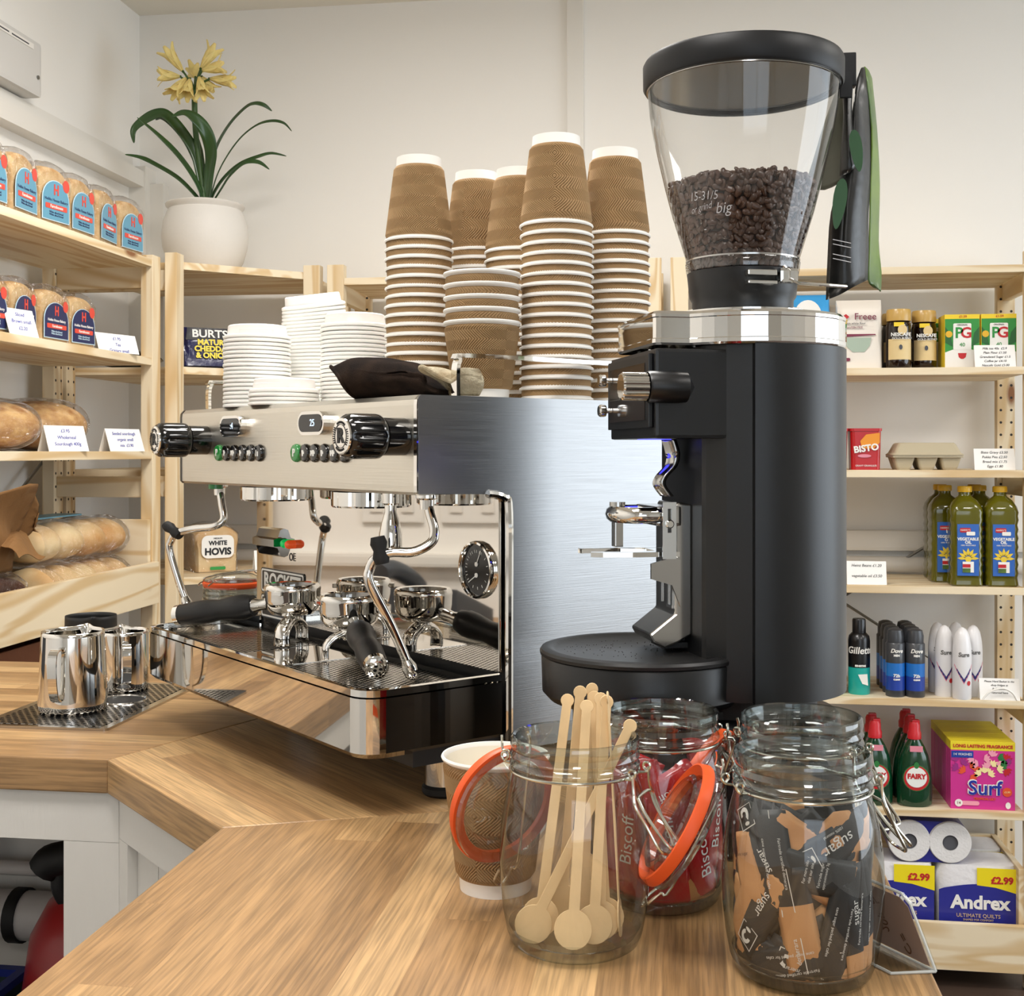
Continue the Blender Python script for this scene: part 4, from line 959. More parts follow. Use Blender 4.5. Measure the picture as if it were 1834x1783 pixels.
# ------------------------------------------------------------------ coffee bag hanging from a clip on the hopper lid
mat('bag_black', '1b1b1a', .32, bump=(18, .5)); mat('bag_green', '6f8a2c', .35, var=(14, .5, '3f5c30')); mat('bag_grey', '6c6c5c', .35, bump=(20, .5)); mat('bag_leaf', '2f5a34', .4)
def cw(X, D, z):                    # camera-aligned metres (right, ahead) to the room
    c8, s8 = cos(R(8)), sin(R(8)); return Vector((X * c8 - D * s8, X * s8 + D * c8, z))
def pz(px, py, D): return cw((px - 917) / 2200 * D, D, 1.285 - (py - 808) / 2200 * D)
t = thing('bag_clip', 'black plastic clip on the edge of the hopper lid', 'clip', pz(1518, 125, 1.20))
o0 = Vector(t.location)
MB().box(-.0075, .0075, -.007, .007, -.017, .015, .0015).build('clip_body', 'hopper_lid_black', t)
MB().box(-.009, .003, -.012, -.0072, -.030, -.004, .001).build('clip_arm', 'hopper_lid_black', t)
t = thing('coffee_bag', 'empty black and green coffee bag hanging from the hopper clip', 'bag', pz(1520, 160, 1.20)); o0 = Vector(t.location)
def sheet(name, pts, thick, mt, sub=3):
    """pts rows of (px,py,D) -> smooth sheet"""
    rows = [[pz(*q) - o0 for q in r] for r in pts]; nr, nc = len(rows), len(rows[0])
    rows = [smoothpath(r, sub) for r in rows]; cols = list(zip(*rows)); cols = [smoothpath(c, sub) for c in cols]
    a, b_ = len(cols), len(cols[0]); m = MB(); m.add([v for c in cols for v in c], [(i * b_ + j, i * b_ + j + 1, (i + 1) * b_ + j + 1, (i + 1) * b_ + j) for i in range(a - 1) for j in range(b_ - 1)], 0, True)
    o = m.build(name, mt, t); md = o.modifiers.new('s', 'SOLIDIFY'); md.thickness = thick; return o
sheet('front_panel', [[(1526, 200, 1.205), (1536, 140, 1.205), (1548, 120, 1.215), (1560, 160, 1.225)],
                      [(1512, 290, 1.205), (1528, 280, 1.20), (1545, 280, 1.205), (1562, 285, 1.225)],
                      [(1488, 380, 1.21), (1512, 385, 1.195), (1535, 385, 1.20), (1556, 380, 1.22)],
                      [(1482, 460, 1.21), (1508, 455, 1.195), (1532, 450, 1.20), (1556, 440, 1.22)],
                      [(1479, 537, 1.21), (1505, 527, 1.20), (1530, 513, 1.20), (1554, 501, 1.22)]], .0012, 'bag_black')
sheet('side_gusset', [[(1549, 119, 1.216), (1556, 126, 1.222), (1562, 140, 1.235)],
                      [(1562, 230, 1.222), (1567, 225, 1.232), (1571, 230, 1.245)],
                      [(1560, 330, 1.222), (1568, 320, 1.235), (1576, 330, 1.25)],
                      [(1558, 430, 1.222), (1567, 420, 1.238), (1574, 430, 1.25)],
                      [(1556, 500, 1.222), (1566, 505, 1.23), (1579, 488, 1.24)],
                      [(1566, 508, 1.222), (1573, 515, 1.228), (1578, 522, 1.235)]], .0012, 'bag_green')
sheet('back_flap', [[(1500, 155, 1.225), (1508, 150, 1.215), (1520, 158, 1.21)],
                    [(1476, 220, 1.235), (1496, 215, 1.222), (1516, 210, 1.215)],
                    [(1455, 290, 1.24), (1482, 300, 1.228), (1512, 290, 1.212)],
                    [(1440, 335, 1.245), (1476, 340, 1.23), (1512, 322, 1.212)]], .0012, 'bag_grey')
sheet('top_fold', [[(1508, 150, 1.205), (1516, 145, 1.20), (1530, 130, 1.205)],
                   [(1510, 210, 1.20), (1518, 205, 1.192), (1526, 190, 1.20)],
                   [(1506, 265, 1.20), (1520, 270, 1.188), (1530, 265, 1.198)],
                   [(1504, 315, 1.20), (1522, 308, 1.19), (1540, 290, 1.198)]], .0012, 'bag_black')
def leaf(px, py, w_, h_, D, rot):
    m = MB(); P = [(w_ * cos(a) * (1 - .25 * sin(a)), h_ * sin(a)) for a in [2 * pi * i / 20 for i in range(20)]]
    c, s_ = cos(R(rot)), sin(R(rot)); C_ = pz(px, py, D) - o0
    vs = [C_ + (pz(px + x * c - y * s_, py + x * s_ + y * c, D) - pz(px, py, D)) for x, y in P]; m.add(vs, [tuple(range(20))]); o = m.build('printed_leaf', 'bag_leaf', t); md = o.modifiers.new('s', 'SOLIDIFY'); md.thickness = .0006
leaf(1503, 365, 12, 46, 1.192, 8); leaf(1534, 270, 11, 38, 1.186, -8)
m = MB()
for k, (tx, py, s_) in enumerate((('HOUSE ESPRESSO', 435, .0035), ('SINGLE ORIGIN', 462, .0035), ('1KG', 474, .004))):
    pass
for py in (432, 440, 458, 466): m.box(-.009, .009, -.0003, .0003, -.0003, .0003, T=Tr(*(pz(1508, py, 1.192) - o0)) @ Rz(8) @ Ry(12))
m.build('fine_print', 'pen_white', t)
# ------------------------------------------------------------------ clip-top glass jars on the worktop
clear_mat('jar_glass', (.965, .975, .97), (.30, .37, .35), 1.5, .02, boost=2.0); clear_mat('jar_rim_glass', (.88, .91, .90), (.22, .28, .27), 1.6, .03, boost=2.4)
clear_mat('lid_glass', (.92, .93, .93), (.28, .33, .32), 1.55, .03, boost=3)
mat('orange_rubber', 'e2561c', .45, sub=.1); mat('wire_steel', 'c9c6ba', .18, 1); mat('birch', 'e3c494', .65, var=(45, .10)); mat('kraft_paper', 'c08e5f', .75)
mat('sachet_black', '262626', .55, bump=(90, .2)); mat('sachet_print', 'dcdcd8', .6); mat('print_brown', '5e3d22', .6); mat('red_wrapper', 'a01c22', .22, bump=(40, .5), coat=.3); mat('biscuit', 'a9713a', .8, var=(50, .3)); mat('clear_white', 'e8e2dc', .3)
def cv(X, D, z=0):  # camera-aligned direction to room direction
    c8, s8 = cos(R(8)), sin(R(8)); return Vector((X * c8 - D * s8, X * s8 + D * c8, z))
JH = .155
def jar(label, x, y, clip_deg, group='clip-top jars on the worktop'):
    """clip_deg: room direction the wire clip hangs towards; the hinge is opposite"""
    t = thing('clip_top_jar', label, 'jar', (x, y, CT), clip_deg, group)
    body = [(0, .0035), (.030, .003), (.038, .0005), (.0435, .0012), (.0475, .004), (.0505, .012), (.0535, .028), (.0555, .048), (.0560, .066), (.0550, .086), (.0525, .104), (.0495, .117), (.0475, .124), (.0462, .128)]
    MB().lathe(body, 72).build('body', 'jar_glass', t)
    MB().lathe([(0, .0062), (.036, .0065), (.0455, .0095), (.049, .016)], 64).build('base_glass', 'jar_rim_glass', t)
    m = MB(); m.lathe([(.0462, .1282), (.0458, .1310), (.0480, .1330), (.0486, .1345), (.0480, .1362), (.0462, .1378), (.0478, .1395), (.0484, .1412), (.0476, .1432), (.0466, .1450), (.0478, .1468), (.0480, .1500), (.0474, .1538), (.0458, JH), (.0440, .1540), (.0436, .1500), (.0432, .1300), (.0450, .1285)], 72)
    m.build('neck', 'jar_rim_glass', t)
    m = MB(); m.tube([(.0478 * cos(a), .0478 * sin(a), .1302) for a in [2 * pi * i / 64 for i in range(64)]], .0011, 7, closed=True)
    for sg in (-1, 1): # ring ends twisted into eyes at clip and hinge
        m.tube(smoothpath([(.0470, .012 * sg, .1302), (.0520, .013 * sg, .1310), (.0550, .013 * sg, .1340), (.0545, .013 * sg, .1372), (.0510, .013 * sg, .1375), (.0500, .013 * sg, .1345), (.0525, .0135 * sg, .1310)], 4), .0010, 6)
        m.tube(smoothpath([(-.0470, .012 * sg, .1302), (-.0520, .013 * sg, .1310), (-.0550, .013 * sg, .1340), (-.0545, .013 * sg, .1372), (-.0510, .013 * sg, .1375), (-.0500, .013 * sg, .1345), (-.0525, .0135 * sg, .1310)], 4), .0010, 6)
    m.build('neck_wire', 'wire_steel', t)
    m = MB()
    m.tube(smoothpath([(.0535, -.0135, .1345), (.0545, -.0140, .122), (.0570, -.0165, .113), (.0640, -.0135, .100), (.0740, -.0110, .083), (.0765, 0, .080), (.0740, .0110, .083), (.0640, .0135, .100), (.0570, .0165, .113), (.0545, .0140, .122), (.0535, .0135, .1345)], 5), .0012, 7)
    m.tube(smoothpath([(.0560, -.0110, .1180), (.0610, -.0100, .108), (.0700, -.0090, .096), (.0800, -.0075, .0850), (.0815, 0, .0835), (.0800, .0075, .0850), (.0700, .0090, .096), (.0610, .0100, .108), (.0560, .0110, .1180), (.0552, 0, .1185), (.0560, -.0110, .1180)], 5), .0012, 7)
    m.build('wire_clip', 'wire_steel', t)
    return t
def lid(t, ctr, nrm, up=(0, 0, 1)):
    """open glass lid, as a part of jar t. ctr, nrm in room axes relative to the jar; nrm points from the lid's top to its plug side"""
    rz = t.rotation_euler.z; inv = Matrix.Rotation(-rz, 4, 'Z'); n_ = (inv @ Vector(nrm)).normalized(); c_ = inv @ Vector(ctr)
    u = Vector(up) - n_ * Vector(up).dot(n_); u.normalize(); x = u.cross(n_).normalized(); M_ = Matrix((x, u, n_)).transposed().to_4x4(); M_.translation = c_
    m = MB(); m.lathe([(0, -.011), (.018, -.0115), (.030, -.0095), (.037, -.0060), (.0445, -.0050), (.0475, -.0040), (.0480, -.0005), (.0465, .0010), (.0410, .0015), (.0385, .0020), (.0375, .0110), (.0350, .0125), (.0320, .0115), (.0300, .0030), (.0180, -.0005), (0, -.0010)], 64, T=M_)
    g = m.build('glass_lid', 'lid_glass', t)
    m = MB(); m.lathe([(.0392, .0018), (.0485, .0024), (.0490, .0040), (.0470, .0105), (.0455, .0110), (.0395, .0060), (.0392, .0018)], 64, T=M_); m.build('rubber_seal', 'orange_rubber', g)
    m = MB(); m.tube(smoothpath([(-.013, .050, -.001), (-.008, .042, -.0085), (-.008, -.040, -.0125), (-.006, -.049, -.008), (-.006, -.060, -.004), (0, -.066, -.003), (.006, -.060, -.004), (.006, -.049, -.008), (.008, -.040, -.0125), (.008, .042, -.0085), (.013, .050, -.001)], 4), .0011, 7, T=M_)
    for sg in (-1, 1): m.tube(smoothpath([(.013 * sg, .050, -.001), (.013 * sg, .056, .001), (.012 * sg, .060, .004)], 3), .0011, 6, T=M_)
    m.build('lid_wire', 'wire_steel', g)
    return g
J1 = (-.081, .911); J2 = (.082, .885); J3 = (-.020, 1.012); J4 = (.0926, 1.0055)
def cdeg(X, D): v = cv(X, D); return math.degrees(math.atan2(v.y, v.x))
jA = jar('open clip-top glass jar holding round-ended wooden stirrers', *J1, cdeg(.86, -.50))
lid(jA, cv(-.050, .052, .0860), cv(-.55, .80, .22))
jB = jar('open clip-top glass jar packed with black and kraft sugar sachets', *J2, cdeg(.97, .22))
lid(jB, cv(-.0775, .045, .0865), cv(-.86, .0, .50))
jC = jar('open clip-top glass jar filled with red-wrapped biscuits, behind the stirrer jar', *J3, cdeg(.93, .1))
jD = jar('open clip-top glass jar standing behind the sugar sachet jar', *J4, cdeg(.70, -.70) + 0)
lid(jD, cv(-.072, .030, .0900), cv(-.80, .45, .45))
# stirrers
def stirrer_mesh():
    m = MB(); p = []
    r0 = .0138; a0 = math.asin(.0040 / r0)
    for i in range(23): t = pi / 2 + a0 + (2 * pi - 2 * a0) * i / 22; p.append((r0 * cos(t), r0 + r0 * sin(t)))
    r1 = .0052; a1 = math.asin(.0036 / r1)
    q = []
    for i in range(13): t = -pi / 2 + a1 + (2 * pi - 2 * a1) * i / 12; q.append((r1 * cos(t), .178 - r1 + r1 * sin(t)))
    m.prism(p + q, -.0006, .0006, T=Matrix(((1, 0, 0, 0), (0, 0, -1, 0), (0, 1, 0, 0), (0, 0, 0, 1)))); return m
st = stirrer_mesh().build('coffee_stirrer', 'birch')
md = st.modifiers.new('b', 'BEVEL'); md.width = .0003; md.segments = 1; md.limit_method = 'ANGLE'
def pzz(px, py, D): return pz(px, py, D)
specs = [((940, 1676, .895), (1133, 1290, .925), 0, 'leaning right, its paddle lowest on the left'), ((963, 1688, .905), (1016, 1255, .955), -8, 'tallest, second paddle from the left'), ((1003, 1655, .935), (1036, 1272, .945), 8, 'paddle at the back, third from left'),
         ((1024, 1703, .880), (1050, 1278, .935), 0, 'front middle, with the frontmost round paddle'), ((1062, 1700, .890), (1085, 1281, .928), 6, 'just right of the front middle one'), ((1086, 1690, .905), (1066, 1285, .945), -6, 'third from the right at paddle height'),
         ((1076, 1697, .898), (1076, 1284, .936), 3, 'tucked behind the front right paddle'), ((1112, 1680, .905), (1089, 1256, .925), 80, 'turned edge-on by the right wall'), ((1045, 1672, .945), (1058, 1290, .952), 20, 'standing at the very back of the bunch')]
first = True
for (b0_, t0_, tw, nm) in specs:
    B = pz(*b0_); T_ = pz(*t0_); B.z = max(B.z - .0135, CT + .0078)
    d_ = (T_ - B).normalized(); n_ = Vector((sin(R(8)), -cos(R(8)), 0)); n_.rotate(Matrix.Rotation(R(tw), 3, 'Z')); n_ = (n_ - d_ * n_.dot(d_)).normalized(); x = (-n_).cross(d_).normalized() * -1
    M_ = Matrix((x, -n_ * -1 * -1, d_)).transposed().to_4x4()
    M_ = Matrix((d_.cross(n_).normalized() * -1, n_ * -1, d_)).transposed().to_4x4(); M_.translation = B
    o = st if first else copy_tree(st); first = False; o.matrix_world = M_; tag(o, 'round-ended wooden stirrer in the jar, ' + nm, 'stirrer', 'wooden stirrers in the jar')
def jar_r(z):
    P = ((.044, .0), (.0475, .004), (.0505, .012), (.0535, .028), (.0555, .048), (.0560, .066), (.0550, .086), (.0525, .104), (.0495, .117), (.0475, .124), (.0462, .14))
    for (r0, z0), (r1, z1) in zip(P, P[1:]):
        if z <= z1: return r0 + (r1 - r0) * (z - z0) / (z1 - z0)
    return .0462
# bent packets lying against the inside of a jar wall
def bent(name, jc, a_deg, z, roll, w_, h_, rad, mats, kraft=None, txt=None, thick=.0011, logo=False, line=False):
    """w_ x h_ packet wrapped on the cylinder of radius rad about jar centre jc, rotated by roll; kraft = fraction of length in kraft paper"""
    m = MB(); a0 = R(a_deg); cr, sr = cos(R(roll)), sin(R(roll))
    def wrap(x, y, d=0):
        X = x * cr - y * sr; Y = max(x * sr + y * cr, .0105 + .0012 * (rad > .04) + d - z); Y = min(Y, .124 - z); a = a0 + X / rad
        r = min(rad - .0015, jar_r(z + Y) - .0034) + d
        return Vector((r * cos(a), r * sin(a), Y))
    NX, NY = 6, 14
    for sgn in (1, -1):
        vs = []; fs = []; mi = []
        for j in range(NY + 1):
            for i in range(NX + 1):
                u, v = i / NX, j / NY; puff = thick * (1 - (2 * u - 1) ** 4) * (1 - (2 * v - 1) ** 8); cr_ = .0005 * sin(9 * v + 5 * u + a_deg)
                vs.append(wrap((u - .5) * w_, (v - .5) * h_, sgn * puff + cr_))
        for j in range(NY):
            for i in range(NX):
                f = (j * (NX + 1) + i, j * (NX + 1) + i + 1, (j + 1) * (NX + 1) + i + 1, (j + 1) * (NX + 1) + i)
                k = 1 if (kraft and (j + .5) / NY < kraft) else 0
                m.add([vs[q] for q in (f if sgn > 0 else f[::-1])], [(0, 1, 2, 3)], k, True)
    o = m.build(name, mats); o.location = (jc[0], jc[1], CT + z)
    for md in list(o.modifiers): o.modifiers.remove(md)
    bm = bmesh.new(); bm.from_mesh(o.data); bmesh.ops.remove_doubles(bm, verts=bm.verts, dist=1e-5); bm.to_mesh(o.data); bm.free()
    pm = MB()
    def place(vs, fs): pm.add([wrap(x, y, thick + .0007) for x, y, _ in vs], fs)
    if txt:
        for s, sz, (tx, ty), rr in txt:
            vs, fs = text_mesh(s, sz, extrude=0); c_, s_ = cos(R(rr)), sin(R(rr)); place([(x * c_ - y * s_ + tx, x * s_ + y * c_ + ty, 0) for x, y, _ in vs], fs)
    if logo:
        L_ = .0078; cy_ = h_ / 2 - .016
        for a, b_, c, d in ((-L_, L_, -L_, -L_ + .0006), (-L_, L_, L_ - .0006, L_), (-L_, -L_ + .0006, -L_, L_), (L_ - .0006, L_, -L_, L_)): place([(a, c + cy_, 0), (b_, c + cy_, 0), (b_, d + cy_, 0), (a, d + cy_, 0)], [(0, 1, 2, 3)])
        n = 16; c1 = []
        for i in range(n + 1): t = R(-60 + 250 * i / n); c1.append((.0046 * cos(t) + .0002, .0050 * sin(t) + cy_ + .0012, 0))
        for i in range(n + 1): t = R(190 - 250 * i / n); r_ = .0021; c1.append((r_ * cos(t) + .0002, r_ * sin(t) + cy_ + .0012, 0))
        place(c1, [(i, i + 1, 2 * n + 1 - i - 1, 2 * n + 1 - i) for i in range(n)])
        place([(.0004 + .0022 * cos(t) * 1.2, -.0048 + .0013 * sin(t) + cy_, 0) for t in [2 * pi * i / 12 for i in range(12)]], [tuple(range(12))])
    if line: place([(-.0003, -h_ / 2, 0), (.0003, -h_ / 2, 0), (.0003, h_ / 2, 0), (-.0003, h_ / 2, 0)], [(0, 1, 2, 3)])
    if pm.v:
        q = pm.build('printing', 'sachet_print' if mats[0] != 'kraft_paper' else 'print_brown', o)
    return o
CAMD = lambda jc: math.degrees(math.atan2(-jc[1], -jc[0]))       # room direction from a jar towards the viewer
cB = CAMD(J2)
fine = [('For more info', .0028, (.001, .012), 0), ('visit our site', .0028, (.001, .0085), 0), ('Fairtrade sugar', .0028, (.001, .002), 0), ('approximately 3g', .0026, (.001, -.0015), 0)]
side = [('Fairtrade certified demerara', .0030, (-.006, 0), 90), ('cane sugar packed for cafes', .0030, (.006, 0), 90)]
S = []
def sugar(a, z, roll, rad=.0490, w_=.026, h_=.070, kraft=None, **k):
    allk = k.pop('allk', False)
    S.append(bent('sugar_sachet', J2, cB + a, z, roll, w_, h_, rad, ['kraft_paper'] if allk else ['sachet_black', 'kraft_paper'], kraft, **k))
# (angle from the viewer: + is to the right)
sugar(-22, .088, 190, kraft=.0, txt=side, line=True); sugar(-4, .052, 12, .0492, kraft=.62, txt=[('demerara', .0045, (-.004, -.020), 90)], line=True)
sugar(16, .082, 78, .0487, kraft=.16, txt=fine); sugar(24, .100, 118, .0475, logo=True, txt=[('sugar', .0115, (0, -.006), 90), ('100% natural', .003, (.009, -.006), 90)])
sugar(-38, .050, 150, .0490, kraft=.3, logo=True, txt=[('sugar', .009, (0, -.010), 90)]); sugar(-30, .022, 82, .0482, kraft=.45, txt=[('demerara', .0040, (0, -.02), 90)])
sugar(-8, .022, 105, .0488, kraft=.0, txt=side, line=True); sugar(10, .017, 70, .0478, logo=True, kraft=.3); sugar(-18, .016, 55, .0470, kraft=.55, logo=True)
sugar(30, .044, 165, .0490, txt=side); sugar(46, .046, 4, .0492, kraft=.28, w_=.018, h_=.085, txt=[('sugar', .008, (0, .01), 90)]); sugar(58, .050, -6, .0490, kraft=.26, w_=.020, h_=.090, txt=side)
sugar(70, .052, 5, .0488, kraft=.3, w_=.020, h_=.085); sugar(-52, .078, 20, .0488, allk=True, h_=.05, txt=[('cane sugar', .0035, (0, .01), 0)]); sugar(-56, .050, -30, .0488, allk=True, h_=.055)
sugar(-40, .098, 35, .0480, logo=True, txt=[('sugar', .008, (0, -.012), 90)]); sugar(-2, .104, 60, .0470, allk=True, h_=.045); sugar(40, .104, 40, .0470, allk=True, h_=.045, w_=.03); sugar(52, .100, 100, .0465, kraft=.4)
sugar(5, .106, 95, .0465, kraft=.0); sugar(-65, .030, 70, .0480, kraft=.5); sugar(20, .020, 25, .0475, kraft=.4, txt=side); sugar(-12, .070, 140, .0462, kraft=.5); sugar(34, .070, 60, .0462, allk=True, h_=.055)
sugar(-46, .068, 100, .0462, kraft=.4); sugar(5, .038, 130, .0462, allk=True, h_=.05)
rnd = random.Random(21)
for k in range(30):
    sugar(rnd.uniform(75, 285), rnd.uniform(.022, .100), rnd.uniform(-80, 80), .0485 - rnd.random() * .003, kraft=rnd.choice([0, .3, .5]), h_=.06)
for k in range(26):
    sugar(rnd.uniform(0, 360), rnd.uniform(.026, .098), rnd.uniform(-70, 70), rnd.uniform(.022, .040), kraft=rnd.choice([0, .3, .5]), h_=.05)
names = ['with lines of white print and a pale seam, upper left front', 'mostly kraft paper, front centre', 'lying flat with small white print, front right of centre', 'with big white sugar lettering, upper right front', 'with diamond logo, left of front', 'with kraft end, lower left', 'lying flat low down at the front', 'at the very bottom, front right', 'at the very bottom, front left', 'upright at the front right', 'standing on its kraft tip, right side', 'standing on its kraft tip, second from the right edge', 'standing on its kraft tip by the right edge', 'all kraft, upper left', 'all kraft, at the left edge', 'with logo, top left', 'all kraft, top centre', 'all kraft, top right', 'at the top right edge', 'on top at the front', 'at the lower left edge', 'low down on the right', 'half kraft, behind the front centre ones', 'all kraft, right of centre', 'half kraft, left of centre', 'all kraft, low centre']
for k, o in enumerate(S):
    tag(o, 'sugar sachet in jar, ' + names[k] if k < len(names) else 'black and kraft sugar sachet buried behind the front ones', 'sugar sachet', 'sugar sachets in the front jar' if k < len(names) else 'buried sugar sachets in the front jar')
# red wrapped biscuits
cC = CAMD(J3); Bk = []
def bisc(a, z, roll, rad=.0492, h_=.075, w_=.032, **k): Bk.append(bent('wrapped_biscuit', J3, cC + a, z, roll, w_, h_, rad, ['red_wrapper', 'biscuit'], thick=.003, **k))
bt = [('Biscoff', .0145, (0, 0), 90)]
bisc(8, .060, 6, txt=bt); bisc(-30, .060, -4, txt=bt); bisc(42, .050, 12, txt=bt); bisc(12, .100, 120, .048, h_=.05, txt=[('Biscoff', .009, (0, 0), 90)]); bisc(-12, .098, 20, .047, h_=.06, kraft=.4); bisc(32, .095, 60, .047, kraft=.35, h_=.05)
bisc(-45, .095, 75, .047); bisc(62, .070, -10, txt=bt); bisc(-62, .05, 8); bisc(-10, .028, 85, .0480); bisc(28, .022, 95, .0475, kraft=.5)
for k in range(8): bisc(85 + 22 * k, rnd.uniform(.04, .09), rnd.uniform(-30, 30))
for k in range(8): bisc(45 * k, rnd.uniform(.03, .09), rnd.uniform(-60, 60), .026, h_=.05)
nb = ['at the front with white lettering up its side', 'left of the front one', 'right of the front one', 'tilted across the top front', 'top left with the biscuit showing', 'top right with the biscuit showing', 'lying flat at the top left', 'at the right side', 'at the left side', 'lying flat near the bottom left', 'lying flat near the bottom right']
for k, o in enumerate(Bk): tag(o, 'red-wrapped biscuit in the jar, ' + nb[k] if k < len(nb) else 'red-wrapped biscuit hidden at the back of the jar', 'biscuit', 'wrapped biscuits in the jar' if k < len(nb) else 'wrapped biscuits at the back of the jar')
# clear sign holder behind the sugar jar
clear_mat('acrylic', (.93, .94, .94), (.62, .66, .66), 1.5, .02); mat('card_back', '9a8478', .8); mat('acrylic_edge', 'dfe3e0', .15, alpha=.75)
A = cw(.2966, .8597, CT); Bp = cw(.2500, .9480, CT); t = thing('sign_holder', 'clear plastic sign holder with a handwritten card, standing behind the sugar jar', 'sign', A)
e = (Bp - A); L_ = e.length; e.normalize(); out = cw(-.026, -.0135, 0); out.normalize(); up = (Vector((0, 0, 1)) * .92 - out * -1 * .0).normalized()
lean = (Vector((0, 0, .050)) + cw(-.0155, .004, 0)); ll = lean.length; lean.normalize()
T = frame((0, 0, 0), e, lean); nn = e.cross(lean).normalized(); o_ = Vector((0, 0, .0012))
def quad(P, th, nm, mt, nrm):
    m = MB(); k = len(P); m.add([p for p in P] + [p + nrm * th for p in P], [tuple(range(k)), tuple(reversed(range(k, 2 * k)))] + [(i, (i + 1) % k, k + (i + 1) % k, k + i)[::-1] for i in range(k)]); return m.build(nm, mt, t)
P = [o_ + e * .000, o_ + e * L_, o_ + e * L_ + lean * ll, o_ + e * .010 + lean * ll, o_ + e * .004 + lean * (ll - .006)]
quad(P, .0022, 'upright', 'acrylic', nn)
quad([o_ + Vector((0, 0, 0)), o_ + e * L_, o_ + e * L_ + out * .03, o_ + e * .012 + out * .03, ], .0018, 'foot', 'acrylic', Vector((0, 0, -.5)))
quad([p_ + nn * -.0012 for p_ in (o_ + e * .003 + lean * .003, o_ + e * L_ + lean * .003, o_ + e * L_ + lean * (ll - .003), o_ + e * .012 + lean * (ll - .003), o_ + e * .006 + lean * (ll - .008))], .0005, 'card', 'card_back', nn)
m = MB(); m.tube([P[0], P[4], P[3], P[2]], .0011, 6); m.tube([o_, o_ + e * .012 + out * .03, o_ + e * L_ + out * .03], .0011, 6); m.tube([o_, o_ + e * L_], .0009, 6); m.build('polished_edge', 'acrylic_edge', t)
m = MB()
for s, x, y, r_, sz in (('Sugar', .050, .034, 160, .012), ('20p', .038, .022, 100, .010), ('=', .022, .016, 70, .010), ('C', .020, .008, 60, .010)):
    vs, fs = text_mesh(s, sz, extrude=.0001, shear=.3); m.add(vs, fs, T=frame(o_ + nn * -.0016, e, lean) @ Tr(x, y, 0) @ Rz(r_))
m.build('handwriting', 'print_brown', t)
# ------------------------------------------------------------------ milk pitchers on the perforated drip mat
mt_ = thing('drip_mat', 'perforated steel drip mat let flat on the worktop under the milk pitchers', 'drip tray', (-.838, 1.668, CT), 0)
holes_mat('punched_steel', 'a9a6a1', .0105, .0075, .36, .22)
MB().prism(rrect(-.092, .092, -.156, .156, .008), 0, .0035).build('mat_frame', 'steel', mt_)
MB().prism(rrect(-.080, .080, -.144, .144, .006), .0036, .0041).build('perforated_plate', 'punched_steel', mt_)
MB().lathe([(.0, .0043), (.032, .0043)], 32).build('rinser_well', 'black_matte', mt_, (.030, .018, 0))
MB().lathe([(.0320, .0042), (.0335, .0062), (.0350, .0042)], 40).build('rinser_ring', 'steel', mt_, (.030, .018, 0))
def pitcher(label, x, y, z, H_, rt, rb, spout, mt, handle=True, hm=None):
    t = thing('milk_pitcher', label, 'pitcher', (x, y, CT + z), spout, 'milk pitchers on the drip mat')
    n, rows = 64, 18; prof = []
    for j in range(rows + 1):
        f = j / rows; r = rb + (rt - rb) * (f ** 1.0); r -= .003 * max(0, 1 - f * 14) ** 2; prof.append((r, H_ * f))
    vs = []; fs = []
    for j, (r, zz) in enumerate(prof):
        f = j / rows
        for i in range(n):
            a = 2 * pi * i / n - pi; sp = math.exp(-(a / .22) ** 2) * max(0, (f - .55) / .45) ** 2
            vs.append(((r + .010 * sp) * cos(a), (r + .0 * sp) * sin(a), zz + .003 * sp - .004 * (1 - cos(a)) * .0))
    for j in range(rows):
        for i in range(n): fs.append((j * n + i, j * n + (i + 1) % n, (j + 1) * n + (i + 1) % n, (j + 1) * n + i))
    fs.append(tuple(reversed(range(n)))); m = MB(); m.add(vs, fs, 0, True); o = m.build('jug', mt, t); md = o.modifiers.new('s', 'SOLIDIFY'); md.thickness = .0012; md.offset = -1
    if handle:
        P = smoothpath([(-rt * .985, 0, H_ * .80), (-rt - .016, 0, H_ * .83), (-rt - .0265, 0, H_ * .74), (-rt - .026, 0, H_ * .45), (-rt - .020, 0, H_ * .26), (-rt - .010, 0, H_ * .20)], 5); k = len(P); vs = []; fs = []
        for i, p in enumerate(P):
            tt = (P[min(i + 1, k - 1)] - P[max(i - 1, 0)]).normalized(); nr = Vector((0, 1, 0)).cross(tt)
            for sx_, sn in ((-.006, -.0013), (.006, -.0013), (.006, .0013), (-.006, .0013)): vs.append(p + Vector((0, sx_, 0)) + nr * sn)
        for i in range(k - 1):
            for j in range(4): fs.append((i * 4 + j, i * 4 + (j + 1) % 4, (i + 1) * 4 + (j + 1) % 4, (i + 1) * 4 + j))
        fs += [(3, 2, 1, 0), tuple(range(4 * k - 4, 4 * k))]; m = MB(); m.add(vs, fs, 0, True); m.build('handle', hm or mt, t)
    return t
pitcher('polished steel milk pitcher at the front of the drip mat, handle facing the viewer', -.845, 1.612, .0042, .111, .0420, .0475, 95, 'chrome')
pitcher('smaller polished steel milk pitcher behind the front one on the drip mat', -.842, 1.762, .0042, .090, .0375, .0375, 120, 'chrome')
pitcher('matt black milk pitcher standing at the back, behind the steel pitchers', -.952, 1.875, 0, .100, .0400, .0430, -60, 'black_matte')
